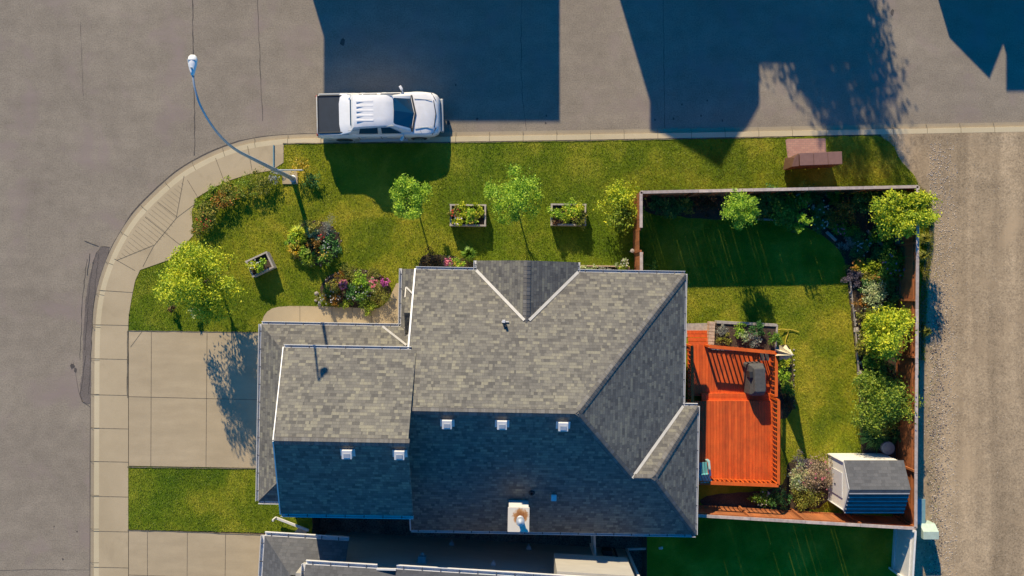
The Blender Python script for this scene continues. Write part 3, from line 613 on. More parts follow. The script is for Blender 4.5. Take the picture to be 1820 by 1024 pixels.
# north side houses and their trees (out of frame, they cast the road shadows)
def north_house(label, ex0, ex1, ey0, ey1, ze, pitch, ovh=.6, name='house', parent=None, group=None, hip=True):
    t_ = parent or thing(name, label, 'house', ((ex0+ex1)/2, ey0, 0))
    o = Vector((-(ex0+ex1)/2, -ey0, 0)); g = MB()
    a, b, c, d = [Vector(q)+o for q in ((ex0, ey0, ze), (ex1, ey0, ze), (ex1, ey1, ze), (ex0, ey1, ze))]
    wX, wY = ex1-ex0, ey1-ey0; m_ = min(wX, wY)/2; zr = ze+m_*pitch
    if wX >= wY: r0 = Vector(((ex0+m_), (ey0+ey1)/2, zr))+o; r1 = Vector(((ex1-m_-.001), (ey0+ey1)/2, zr))+o; fs = [([a, b, r1, r0], EX), ([c, d, r0, r1], EX), ([d, a, r0], EY), ([b, c, r1], EY)]
    else: r0 = Vector(((ex0+ex1)/2, ey0+m_, zr))+o; r1 = Vector(((ex0+ex1)/2, ey1-m_, zr))+o; fs = [([a, b, r0], EX), ([c, d, r1], EX), ([d, a, r0, r1], EY), ([b, c, r1, r0], EY)]
    roof_solid(g, fs); g.build('roof', M['shingle_grey'], t_)
    g = MB(); g.prism([(ex0+ovh+o.x, ey0+ovh+o.y), (ex1-ovh+o.x, ey0+ovh+o.y), (ex1-ovh+o.x, ey1-ovh+o.y), (ex0+ovh+o.x, ey1-ovh+o.y)], 0, ze+.02); g.build('wall', M['siding'], t_)
    for k in range(3):
        xx = ex0+ovh+(k+.5)*(wX-2*ovh)/3+o.x; f = MB().box((xx, ey0+ovh+o.y-.03, ze-1.4), (1.4, .06, 1.2)).build('window', M['white'], t_); MB().box((xx, ey0+ovh+o.y-.065, ze-1.4), (1.24, .02, 1.04)).build('pane', M['glass'], f)
    return t_
north_house('hip roofed house across the road, north of the parked truck', -12.1, -1.2, 19.2, 31, 5.5, .38, .9)
t2 = north_house('gable fronted house across the road, beside the big leafy tree', 6.9, 13.0, 21.9, 32, 5.5, .38, .5)
ox = -(6.9+13.0)/2; g = MB(); f0 = 22.05-21.9
pk = [(1.98, 7.07), (4.73, 8.0), (7.39, 6.51)]
g.face([(x+ox, f0, z) for x, z in pk][:2]+[(4.73+ox, 10.5, 8.0), (1.98+ox, 10.5, 7.07)]); g.face([(7.39+ox, 10.5, 6.51), (4.73+ox, 10.5, 8.0), (4.73+ox, f0, 8.0), (7.39+ox, f0, 6.51)]); g.build('roof', M['shingle_grey'], t2)['label'] = 'front gable roof'
g = MB(); g.prism([(2.3+ox, f0+.3), (7.1+ox, f0+.3), (7.1+ox, 10), (2.3+ox, 10)], 0, 6.5); g.solid([(2.3+ox, f0+.3, 6.5), (7.1+ox, f0+.3, 6.5), (4.73+ox, f0+.3, 7.9), (2.3+ox, 10, 6.5), (7.1+ox, 10, 6.5), (4.73+ox, 10, 7.9)], [(0, 1, 2), (5, 4, 3), (0, 2, 5, 3), (1, 4, 5, 2)]); g.build('wall', M['siding'], t2)
t3 = north_house('house across the road nearest the gravel lane', 19.4, 31, 20.6, 32, 5.5, .38, .4)
g = MB(); bx0, bx1, by0, by1 = 17.9-25.2, 20.5-25.2, -1.3, 3; bm_ = (bx0+bx1)/2
g.prism([(bx0, by0), (bx1, by0), (bx1, by1), (bx0, by1)], 0, 3.7); g.solid([(bx0, by0, 3.7), (bx1, by0, 3.7), (bm_, by0, 4.6), (bx0, by1, 3.7), (bx1, by1, 3.7), (bm_, by1, 4.6)], [(0, 1, 2), (5, 4, 3), (0, 2, 5, 3), (1, 4, 5, 2)]); g.build('bay', M['siding'], t3)
g = MB(); g.prism([(bx1+1.6, 2.4), (bx1+2.6, 2.4), (bx1+2.6, 3.4), (bx1+1.6, 3.4)], 5, 8.2); g.build('chimney', M['brick'], t3)
g = MB(); g.face([(-33, 17.5, .1), (90, 17.5, .1), (90, 40, .1), (-33, 40, .1)]); tag(g.build('verge', M['lawn']), kind='structure')
g = MB(); g.face([(-60, -90, .1), (-33, -90, .1), (-33, 40, .1), (-60, 40, .1)]); tag(g.build('verge', M['lawn']), kind='structure')

# ------------------------------------------------------------------ fences
def fence(name, label, a, b, h, cap=True, mat='fence', capmat='fence_cap', bw=.14, gap=.006, biggap=.2, post_step=2.4, group=None, capw=.13, z0=.12, steps=None):
    a = P(*a, h+z0); b = P(*b, h+z0); a.z = b.z = z0
    t_ = thing(name, label, 'fence', a, math.atan2(b.y-a.y, b.x-a.x), group); L_ = (b-a).length
    g = MB(); x = 0.0
    while x < L_-.02:
        wd = min(bw, L_-x); zt = h-.02
        g.box((x+wd/2, random.uniform(-.003, .003), (zt+.03)/2), (wd, .02, zt-.03)); x += wd+(random.uniform(.008, .015) if random.random() < biggap else gap*random.uniform(.1, .6))
    g.build('boards', M[mat], t_)
    g = MB()
    for z in (.3, h-.35): g.box((L_/2, .035, z), (L_, .045, .09))
    g.build('rail', M[mat], t_)
    n = max(1, round(L_/post_step))
    for k in range(n+1): MB().box((min(max(k*L_/n, .05), L_-.05), .07, (h-.03)/2), (.09, .09, h-.03)).build('post', M[mat], t_)
    if cap:
        g = MB(); x = 0.0
        while x < L_-.01: wd = min(2.4, L_-x); g.box((x+wd/2, .02, h+.012), (wd-.012, capw, .035), random.uniform(-.003, .003)); x += wd
        g.build('cap', M[capmat], t_)
    return t_
FG = 'brown board fence around the backyard'
fence('board_fence', 'brown board fence with pale cap between the street lawn and the shaded backyard', (1632, 331), (1138, 341), 1.95, gap=.004, biggap=.32)
fence('board_fence', 'long brown board fence between the backyard planting and the gravel lane', (1628, 939), (1632, 331), 1.95, gap=.004, biggap=.05)
fence('board_fence', 'brown board fence behind the little shed at the backyard bottom edge', (1236, 917), (1628, 940), 1.95, gap=.004, biggap=.35, mat='fence')
fence('board_fence', 'short capped fence length beside the yellow green shrub, running down to the gate', (1138.5, 341), (1138.5, 405), 1.95)
fence('board_fence', 'short capped fence length between the gate and the house roof', (1139, 448), (1139, 492), 1.95)
tg = fence('garden_gate', 'uncapped brown wooden gate in the side fence', (1136, 405), (1136, 448), 1.80, cap=False, post_step=3); tg['category'] = 'gate'
fence('vinyl_fence', 'pale smooth fence of the neighbouring yard, half in blue shade beside the utility box', (1622, 1040), (1628, 943), 2.05, mat='fence_white', capmat='fence_white', bw=1.2, gap=.01, biggap=0, capw=.08)
fence('side_panel_fence', 'short pale fence panel closing the gap between the two houses', (1060, 993), (1057, 936), 1.9, mat='fence_white', capmat='fence_white', bw=.3, biggap=0, cap=False)

# ------------------------------------------------------------------ deck
dz1, dz2, rh = .45, .80, .92
dk = thing('deck', 'bright orange stained wooden deck with railings behind the house', 'deck', (0, 0, 0))
def plank_field(poly, z, mb, pw=.135, gap=.008, th=.03):
    """north-south planks clipped to an x-y quad given as (x0,x1,y0,y1)"""
    x0_, x1_, y0_, y1_ = poly; x = x0_
    while x < x1_-.01:
        wd = min(pw, x1_-x); mb.box((x+wd/2, (y0_+y1_)/2, z-th/2), (wd-gap, y1_-y0_, th)); x += pw
c1 = P(1212, 615, dz1); c2 = P(1376, 704, dz1); c3 = P(1243, 712, dz2); c4 = P(1380, 862, dz2)
g = MB(); plank_field((P(1222, 0, dz1).x, c2.x, P(0, 700, dz1).y, P(0, 612, dz1).y), dz1, g); plank_field((P(1215, 0, dz2).x, c4.x, c4.y, P(0, 713, dz2).y), dz2, g)
g.build('deck_boards', M['deck'], dk)
g = MB()
xa, xb = P(1247, 0, .6).x, P(1372, 0, .6).x; ys = P(0, 713, dz2).y
for k, (zz) in enumerate((.62, )):
    for j in range(2): MB().box(((xa+xb)/2, ys+.08+j*.15, zz-.015), (xb-xa, .14, .03)).build('step', M['deck'], dk)
g.box(((xa+xb)/2, ys+.01, .70), (xb-xa, .025, .17)); g.box(((xa+xb)/2, ys+.315, .52), (xb-xa, .025, .16))
g.build('riser', M['deck'], dk)
for j in range(4): MB().box((P(1239, 0).x, P(0, 609-j*6.3).y+.0, dz1-.03-j*.09), (P(1258, 0).x-P(1220, 0).x, .150, .035)).build('step', M['deck'], dk)
def rail_seg(a, b, z, bal=True, capw=.13):
    a = Vector((a[0], a[1], z)); b = Vector((b[0], b[1], z)); g = MB(); L_ = (b-a).length; d = (b-a).normalized()
    n = max(2, int(L_/.20))
    for k in range(1, n):
        q = a+d*(L_*k/n); g.beam(q+Vector((0, 0, -.15)), q+Vector((0, 0, rh-.03)), .09 if bal == 2 else .038, .038, up=d)
    g.beam(a+Vector((0, 0, .1)), b+Vector((0, 0, .1)), .04, .08); g.beam(a+Vector((0, 0, rh-.07)), b+Vector((0, 0, rh-.07)), .04, .08); g.build('balusters', M['deck_rail'], dk)
    MB().beam(a+Vector((0, 0, rh)), b+Vector((0, 0, rh)), capw, .035).build('handrail', M['deck_rail'], dk)
    for q in (a, b): MB().beam(q+Vector((0, 0, -z)), q+Vector((0, 0, rh-.02)), .09, .09).build('post', M['deck_rail'], dk)
zc1, zc2 = dz1+rh, dz2+rh
def Q(px, py, z): v = P(px, py, z); return (v.x, v.y)
rail_seg(Q(1262, 616, zc1), Q(1378, 627, zc1), dz1, 2, .15); rail_seg(Q(1380, 628, zc1), Q(1379.5, 705, zc1), dz1)
rail_seg(Q(1384, 712, zc2), Q(1383.5, 862, zc2), dz2); rail_seg(Q(1383.5, 863, zc2), Q(1225, 857, zc2), dz2, capw=.15); rail_seg(Q(1230, 616, zc1), Q(1231, 716, zc1), dz1)
g = MB(); g.prism([tuple(P(1224, 614, .4).xy), tuple(P(1375, 622, .4).xy), tuple(P(1377, 704, .4).xy), tuple(P(1224, 704, .4).xy)], .1, .40); g.prism([tuple(P(1222, 716, .7).xy), tuple(P(1379, 716, .7).xy), tuple(P(1379, 858, .7).xy), tuple(P(1222, 855, .7).xy)], .1, .74); g.build('skirt', M['deck'], dk)
# covered grill
q = P(1345, 674, 1.1); bb = thing('barbecue', 'barbecue under a dark grey fitted cover on the deck', 'barbecue', (q.x, q.y, dz1), R(2))
def loft(mb, secs, cap=True):
    n = len(secs[0]); vs = [p for s_ in secs for p in s_]; fs = []
    for i in range(len(secs)-1):
        for k in range(n): fs.append((i*n+k, i*n+(k+1) % n, (i+1)*n+(k+1) % n, (i+1)*n+k))
    if cap: fs.append(tuple(range(n-1, -1, -1))); fs.append(tuple((len(secs)-1)*n+k for k in range(n)))
    return mb.solid(vs, fs)
def rr(hx, hy, z, ox=0, oy=0, ch=.06): return [(ox-hx+ch, oy-hy, z), (ox+hx-ch, oy-hy, z), (ox+hx, oy-hy+ch, z), (ox+hx, oy+hy-ch, z), (ox+hx-ch, oy+hy, z), (ox-hx+ch, oy+hy, z), (ox-hx, oy+hy-ch, z), (ox-hx, oy-hy+ch, z)]
g = MB(); loft(g, [rr(.36, .74, .02, -.06), rr(.34, .72, .5, -.05), rr(.33, .72, .78, -.03), rr(.26, .64, .95), rr(.25, .56, 1.08, .02), rr(.23, .52, 1.12, .03)])
g.build('cover', M['cover'], bb, .03)
g = MB()
for y in (-.45, -.05, .38): g.beam((-.30, y, .86), (.25, y+.03, 1.125), .012, .012)
g.build('cover_seam', M['black'], bb)
g = MB().box((-.33, .25, .75), (.16, .3, .5)).box((-.3, -.62, .5), (.1, .16, .3)); g.build('side_shelf', M['black'], bb, .02)
q = P(1359, 634, 1.0); t_ = thing('side_table', 'small black slatted table between the grill and the deck railing', 'table', (q.x, q.y, dz1))
g = MB();
for k in range(4): g.box((-.16+k*.11, 0, .52), (.08, .36, .02))
g.build('table_top', M['cover'], t_); g = MB()
for sx_ in (-.17, .17):
    for sy_ in (-.15, .15): MB().beam((sx_, sy_, 0), (sx_, sy_, .5), .03, .03).build('leg', M['black'], t_)
# folded umbrella
q = P(1380, 624, .5); um = thing('patio_umbrella', 'folded cream patio umbrella standing past the deck railing corner', 'umbrella', (q.x, q.y, .12))
MB().tube([(0, 0, 0), (0, 0, 2.5)], .022, 8).build('pole', M['white'], um)
g = MB(); secs = []
for z, r_ in ((1.15, .26), (1.3, .27), (1.65, .19), (2.05, .12), (2.42, .04)):
    secs.append([((r_*(1.35 if k % 2 else .6))*math.cos(2*math.pi*k/16), (r_*(1.35 if k % 2 else .6))*math.sin(2*math.pi*k/16), z) for k in range(16)])
loft(g, secs); g.build('canopy', M['canvas'], um)
MB().lathe([(.24, 0), (.24, .06), (.05, .1), (.05, .3), (.03, .3)], n=18).build('base', M['stone'], um)
# teal chair
q = P(1246, 832, 1.2); ch = thing('patio_chair', 'teal plastic armchair half under the eave on the deck', 'chair', (q.x, q.y, dz2), R(185))
g = MB(); 
for k in range(5): g.box((-.24+k*.12, .02, .36-.0*k), (.105, .52, .025))
g.build('seat', M['teal'], ch, .008)
g = MB()
for k in range(5): g.beam((-.24+k*.12, .26, .34), (-.27+k*.135, .52, .98-.03*abs(k-2)), .105, .022, up=(0, 1, 0))
g.build('backrest', M['teal'], ch, .006)
for s_ in (-1, 1):
    g = MB(); g.beam((s_*.34, -.34, .58), (s_*.34, .36, .56), .10, .025); g.beam((s_*.34, -.34, .57), (s_*.24, -.40, .57), .08, .024); g.build('armrest', M['teal_light'], ch, .01)
    MB().beam((s_*.32, -.26, 0), (s_*.32, -.26, .56), .06, .04).build('leg', M['teal_light'], ch); MB().beam((s_*.28, .4, 0), (s_*.28, .3, .5), .06, .04).build('leg', M['teal_light'], ch)

# ------------------------------------------------------------------ shed
so = P(1520, 852, .12); so = P(1522, 851.5, 0)
sh = thing('garden_shed', 'small white garden shed with grey ribbed roof in the backyard corner', 'shed', (so.x, so.y, .12))
ex0, ex1 = P(1500, 0, 1.95).x-so.x, P(1606, 0, 1.95).x-so.x; en, es = P(0, 818, 1.95).y-so.y, P(0, 911, 1.95).y-so.y; rm = (en+es)/2; ez = 1.83; rz_ = ez+(en-rm)*.53
g = MB(); wx0, wx1 = P(1472, 0, .12).x-so.x, ex1-.12; wn, ws_ = en-.06, es+.07
wx0 = max(wx0, ex0-.06)
g.solid([(wx0, ws_, 0), (wx1, ws_, 0), (wx1, wn, 0), (wx0, wn, 0), (wx0, ws_, ez-.02), (wx1, ws_, ez-.02), (wx1, wn, ez-.02), (wx0, wn, ez-.02), (wx0, rm, rz_-.06), (wx1, rm, rz_-.06)], [(0, 1, 5, 4), (2, 3, 7, 6), (1, 2, 6, 9, 5), (3, 0, 4, 8, 7), (0, 3, 2, 1), (4, 5, 9, 8), (6, 7, 8, 9)])
g.build('wall', M['siding_white'], sh)
g = MB(); roof_face(g, [(ex0, en, ez), (ex1, en, ez), (ex1+.02, rm, rz_), (ex0, rm, rz_)], EX)
nS = 6
for k in range(nS):
    y0 = rm+(es-rm)*k/nS; y1 = rm+(es-rm)*(k+1)/nS; z0 = rz_-(rz_-ez)*k/nS; z1 = rz_-(rz_-ez)*(k+1)/nS+.034
    roof_face(g, [(ex0, y0, z0), (ex1, y0, z0), (ex1, y1, z1), (ex0, y1, z1)], EX); g.face([(ex0, y1, z1), (ex1, y1, z1), (ex1, y1, z1-.022), (ex0, y1, z1-.034)])
o = g.build('roof', M['shingle_shed'], sh); md = o.modifiers.new('s', 'SOLIDIFY'); md.thickness = .035; md.offset = -1
for k in range(1, nS+1):
    yy = rm+(es-rm)*k/nS; z_ = rz_-(rz_-ez)*k/nS+.045; MB().box(((ex0+ex1)/2, yy+.01, z_), (ex1-ex0, .045, .02)).build('lit_course_strip', M['lit_course'], sh)  # added strips imitating the lit edges of the shingle courses
g = MB(); g.beam((wx0-.015, wn, ez-.06), (wx0-.015, rm, rz_-.07), .03, .1); g.beam((wx0-.015, ws_, ez-.06), (wx0-.015, rm, rz_-.07), .03, .1); g.beam((wx0-.012, wn-.03, 0), (wx0-.012, wn-.03, ez-.1), .025, .08); g.beam((wx0-.012, ws_+.03, 0), (wx0-.012, ws_+.03, ez-.1), .025, .08); g.build('trim', M['white'], sh)
d_ = MB().box((wx0-.02, rm, .86), (.03, 1.1, 1.6)).build('door', M['white'], sh); MB().box((wx0-.045, rm-.1, .9), (.03, .04, .14)).build('handle', M['black'], d_)
# bin, pedestals
q = P(1579, 797, .8); t_ = thing('garbage_bin', 'round grey lidded bin between the fence and the shed', 'bin', (q.x, q.y, .12))
MB().lathe([(.22, 0), (.27, .6), (.28, .62)], n=20).build('bin_body', M['bin'], t_); MB().lathe([(.30, .62), (.30, .66), (.22, .68), (.08, .70), (.02, .70)], n=20).build('lid', M['bin'], t_, smooth=False)
q = P(1633, 908, .5); t_ = thing('utility_box', 'low teal utility cabinet hugging the lane side of the fence', 'utility box', (q.x, q.y, .1))
g = MB(); g.prism([(-.2, -.55), (.18, -.55), (.18, .55), (-.2, .55)], 0, .55); g.build('cabinet', M['pedestal_dark'], t_, .02); MB().box((-.01, 0, .57), (.44, 1.16, .04)).build('lid', M['pedestal_dark'], t_, .01)
q = P(1645, 942, .6); t_ = thing('utility_box', 'pale green sloped utility box at the corner of the gravel lane', 'utility box', (q.x, q.y, .1))
g = MB(); g.solid([(-.32, -.3, 0), (.38, -.3, 0), (.38, .3, 0), (-.32, .3, 0), (-.32, -.3, .95), (.38, -.3, .95), (.38, .05, .95), (-.32, .05, .95), (-.32, .32, .6), (.38, .32, .6)], [(3, 2, 1, 0), (0, 1, 5, 4), (4, 5, 6, 7), (7, 6, 9, 8), (8, 9, 2, 3), (1, 2, 9, 6, 5), (0, 4, 7, 8, 3)]); g.build('cabinet', M['pedestal'], t_, .012)
MB().box((-.2, -.31, .45), (.05, .03, .12)).build('latch', M['black'], t_)

# ------------------------------------------------------------------ street lamp with name blades
q = P(521, 318, .14); lp = thing('street_lamp', 'tall galvanised street lamp leaning its curved arm over the corner of the road', 'street lamp', (q.x, q.y, .14))
k_ = [(0, 0, 0), (0, 0, 3), (0, 0, 6), (-.05, .03, 8.0), (-.18, .38, 9.4), (-.40, 1.05, 10.2), (-.52, 1.65, 10.43), (-.56, 2.1, 10.46)]
pth = chaikin(k_, 2); n = len(pth)
MB().tube(pth, [.105-.07*min(1, (p.z/10.4)) for p in pth], 12).build('pole', M['galv'], lp, smooth=True)
g = MB(); secs = []
for y, w_, h_ in ((0, .05, .05), (.14, .09, .07), (.34, .15, .10), (.50, .165, .11), (.62, .14, .09), (.68, .08, .05)):
    secs.append([(w_*math.cos(a), y, h_*math.sin(a)) for a in [2*math.pi*k/12 for k in range(12)]])
loft(g, secs); o = g.build('lamp_head', M['lamp_white'], lp, smooth=True); o.location = (-.56, 2.05, 10.47)
MB().lathe([(.035, 0), (.035, .08), (.02, .1)], n=10).build('photocell', M['galv'], o).location = (0, .22, .07)
MB().box((0, .50, .095), (.28, .025, .03)).build('housing_band', M['galv'], o)
MB().lathe([(.19, 0), (.19, .03), (.12, .06), (.12, .3), (.11, .32)], n=14).build('base_flange', M['galv'], lp)
g = MB(); g.box((.12, 0.5, 3.05), (.03, .92, .20)); g.build('street_name_blade', M['pedestal_dark'], lp).location = (-.12, .05, 0)
g = MB(); g.box((.62, 0, 2.82), (1.08, .03, .20)); g.build('street_name_blade', M['white'], lp)
pad = thing('lamp_pad', 'square concrete pad at the foot of the street lamp', 'pad', P(516, 316, .12)); MB().prism([(-.35, -.3), (.35, -.3), (.35, .3), (-.35, .3)], 0, .06).build('slab', M['concrete'], pad, .01)

# ------------------------------------------------------------------ community mailbox
q = P(1434, 291, .15); mb_ = thing('community_mailbox', 'brown community mailbox with three cabinet tops on the pink paver pad', 'mailbox', (q.x, q.y, .14), R(2))
for k in range(3):
    xx = -.56+k*.63+.05; c = MB().box((xx, 0, .78), (.60, .50, 1.2)).build('cabinet', M['mail'], mb_, .012)
    MB().box((xx, 0.01, 1.405), (.615, .56, .05)).build('top', M['mail_top'], c, .012)
    g = MB()
    for r_ in range(5): g.box((xx, .255, .35+r_*.22), (.52, .012, .19))
    g.build('mail_doors', M['mail_top'], c)
    MB().box((xx, 0, .09), (.34, .34, .18)).build('pedestal', M['mail'], c)
c = MB().solid([(-1.15, -.28, .15), (-.86, -.28, .15), (-.86, .28, .15), (-1.05, .28, .15), (-1.12, -.28, 1.25), (-.86, -.28, 1.42), (-.86, .28, 1.42), (-1.02, .1, 1.3)], [(3, 2, 1, 0), (4, 5, 6, 7), (0, 1, 5, 4), (1, 2, 6, 5), (2, 3, 7, 6), (3, 0, 4, 7)]).build('side_panel', M['mail'], mb_)
MB().box((-1.02, .0, 1.22), (.02, .04, .14)).build('handle', M['chrome'], c)

# ------------------------------------------------------------------ pickup truck
q = P(674, 205, .9); tk = thing('pickup_truck', 'white four door pickup with black bed cover parked at the kerb', 'pickup truck', (q.x, q.y, 0), R(1.2))
def sec(x, hw, zs, zb, zt, cr, inset=.10):
    half = [(hw*.90, zs), (hw, zs+.18), (hw, zb), (hw-.04, zb+.06), (hw-inset, zt), (hw*.5, zt+cr*.8), (0, zt+cr)]
    r_ = [(x, y, z) for y, z in half]; l_ = [(x, -y, z) for y, z in reversed(half[:-1])]; return r_+l_
g = MB(); loft(g, [sec(-2.76, .90, .45, .95, 1.18, .0), sec(-2.70, .97, .40, 1.0, 1.27, .0), sec(-2.0, 1.0, .36, 1.02, 1.28, 0), sec(-1.1, 1.0, .36, 1.02, 1.27, 0), sec(-.9, .99, .36, 1.02, 1.14, 0), sec(1.3, .99, .36, 1.0, 1.12, .0),
                   sec(1.55, 1.0, .36, .98, 1.10, .05), sec(2.1, 1.0, .38, .92, 1.05, .06), sec(2.45, .96, .40, .86, .98, .05), sec(2.62, .88, .42, .80, .90, .04), sec(2.74, .72, .46, .70, .76, .03)])
body = g.build('body', M['paint'], tk, .03, True)
def cabsec(x, hw, z, hb=.93, zb=1.08): return [(x, -hb, zb), (x, -hw, z), (x, -hw*.5, z+.025), (x, hw*.5, z+.025), (x, hw, z), (x, hb, zb)]
g = MB(); loft(g, [cabsec(-1.75, .93, 1.30, .95), cabsec(-1.2, .86, 1.48, .95), cabsec(-1.0, .72, 1.82), cabsec(-.5, .70, 1.875), cabsec(.3, .68, 1.875), cabsec(.72, .66, 1.83), cabsec(1.45, .80, 1.14, .9)])
cb = g.build('cabin', M['paint'], tk, .02, True)
def pane(name, pts, mat='glass', par=None, lift=.012):
    pts = [Vector(p) for p in pts]; n = (pts[1]-pts[0]).cross(pts[2]-pts[0]).normalized(); c_ = sum(pts, Vector())/len(pts)
    if n.dot(c_-Vector((0, 0, .8))) < 0: n = -n
    a_ = [p+n*lift for p in pts]; b_ = [p-n*.01 for p in pts]; m_ = len(pts)
    return MB().solid(a_+b_, [tuple(range(m_)), tuple(range(2*m_-1, m_-1, -1))]+[(i, (i+1) % m_, m_+(i+1) % m_, m_+i) for i in range(m_)]).build(name, M[mat], par or cb)
pane('windshield', [(.76, -.62, 1.79), (.80, 0, 1.835), (.76, .62, 1.79), (1.44, .80, 1.13), (1.60, 0, 1.15), (1.44, -.80, 1.13)], lift=.035)
for s_ in (-1, 1):
    def sp(x, f, hw0=.93, z0=1.08): hwT, zT = .70, 1.86; return (x, s_*(hw0+(hwT-hw0)*f), z0+(zT-z0)*f)
    pane('side_window', [sp(.16, .22), sp(1.02, .20), sp(.74, .62), sp(.60, .82), sp(.20, .84)], lift=.02); pane('side_window', [sp(-.86, .24), sp(-.02, .22), sp(.04, .84), sp(-.74, .82)], lift=.02)
    MB().beam((-1.3, s_*.80, 1.56), (.78, s_*.665, 1.875), .035, .03).build('roof_rail', M['cladding'], cb)
    mr = MB(); mr.beam((1.12, s_*.93, 1.10), (1.08, s_*1.08, 1.16), .05, .05); mr.box((1.04, s_*1.14, 1.19), (.12, .18, .16), s_*.5); mr.build('mirror', M['paint'], body, .02)
    for x in (-1.68, 1.72):
        o = MB().tube([(x, s_*.80, .39), (x, s_*1.01, .39)], .39, 24).build('tyre', M['tyre'], tk, .03); MB().tube([(x, s_*.98, .39), (x, s_*1.025, .39)], .24, 16).build('rim', M['chrome'], o)
        MB().lathe([(.47, -.04), (.50, -.02), (.47, 0)], n=24).solid([], []).build('wheel_arch', M['cladding'], body).matrix_local = Matrix.Translation((x, s_*1.0, .42)) @ Matrix.Rotation(R(90), 4, 'X')
    MB().box((.1, s_*1.02, .34), (2.2, .12, .05)).build('running_board', M['cladding'], tk, .01)
    for x in (-.72, .25): MB().box((x, s_*1.0, .90), (.2, .05, .04)).build('door_handle', M['cladding'], body, .01)
    MB().solid([(2.46, s_*.92, .90), (2.60, s_*.62, .92), (2.73, s_*.62, .78), (2.58, s_*.90, .74), (2.46, s_*.92, .62), (2.62, s_*.62, .6), (2.74, s_*.60, .6), (2.60, s_*.88, .6)], [(0, 1, 2, 3), (7, 6, 5, 4), (0, 3, 7, 4), (1, 5, 6, 2), (3, 2, 6, 7), (0, 4, 5, 1)]).build('headlight', M['lens'], body)
    MB().beam((2.38, s_*.93, .965), (2.56, s_*.62, .95), .03, .05).build('headlight_trim', M['black'], body)
    MB().box((-2.755, s_*.84, .98), (.05, .14, .36)).build('tail_light', M['redlens'], body, .01)
    MB().beam((-2.62, s_*.90, 1.30), (-1.3, s_*.90, 1.31), .07, .04).build('bed_rail', M['cladding'], body, .01)
    g = MB(); g.beam((1.62, s_*.66, 1.145), (2.40, s_*.60, 1.06), .02, .02); g.build('hood_crease', M['cladding'], body)
g = MB(); g.box((2.80, 0, .52), (.14, 1.5, .26)); g.build('bumper', M['cladding'], tk, .04); MB().box((-2.80, 0, .50), (.16, 1.75, .22)).build('bumper', M['cladding'], tk, .03)
g = MB(); g.solid([(2.60, -.56, .935), (2.60, .56, .935), (2.76, .54, .70), (2.76, -.54, .70), (2.5, -.56, .8), (2.5, .56, .8), (2.6, .5, .6), (2.6, -.5, .6)], [(0, 1, 2, 3), (7, 6, 5, 4), (0, 3, 7, 4), (1, 5, 6, 2), (3, 2, 6, 7), (0, 4, 5, 1)]); g.build('grille', M['black'], body)
MB().beam((2.47, -.6, .995), (2.56, 0, .985), .035, .03).beam((2.56, 0, .985), (2.47, .6, .995), .035, .03).build('hood_gap', M['black'], body)
g = MB(); g.prism([(-2.68, -.84), (-1.19, -.84), (-1.19, .84), (-2.68, .84)], 1.25, 1.335); bc = g.build('bed_cover', M['tonneau'], tk, .02)
g = MB()
for s_ in (-1, 1): g.beam((-2.68, s_*.82, 1.345), (-1.19, s_*.82, 1.345), .05, .03)
g.beam((-2.66, -.82, 1.345), (-2.66, .82, 1.345), .05, .03); g.beam((-1.22, -.82, 1.345), (-1.22, .82, 1.345), .05, .03); g.build('cover_frame', M['black'], bc, .01)
g = MB()
for k in range(5): MB().beam((-.86, -.42+k*.21, 1.896), (-.10, -.42+k*.21, 1.899), .085, .012).build('roof_rib', M['paint'], cb, .006)
MB().box((-1.15, 0, 1.55), (.06, 1.15, .18)).build('rear_window', M['glass'], cb, .01)
g = MB(); g.beam((1.5, -.82, 1.14), (1.66, 0, 1.165), .07, .03).beam((1.66, 0, 1.165), (1.5, .82, 1.14), .07, .03); g.build('cowl', M['black'], body)
for s_ in (-1, 1):
    for x in (-.92, .08, 1.12): MB().beam((x, s_*1.008, .48), (x, s_*1.0, 1.06), .018, .012).build('door_seam', M['black'], body)
MB().beam((1.44, -.70, 1.185), (1.30, -.05, 1.30), .02, .015).build('wiper', M['black'], cb); MB().beam((1.50, .02, 1.185), (1.34, .60, 1.27), .02, .015).build('wiper', M['black'], cb)
MB().beam((-2.69, -.93, 1.285), (-2.69, .93, 1.285), .02, .012).build('tailgate_seam', M['black'], body)
MB().tube([(1.9, -.85, 1.05), (1.9, -.85, 1.6)], .006, 5).build('antenna', M['black'], body)

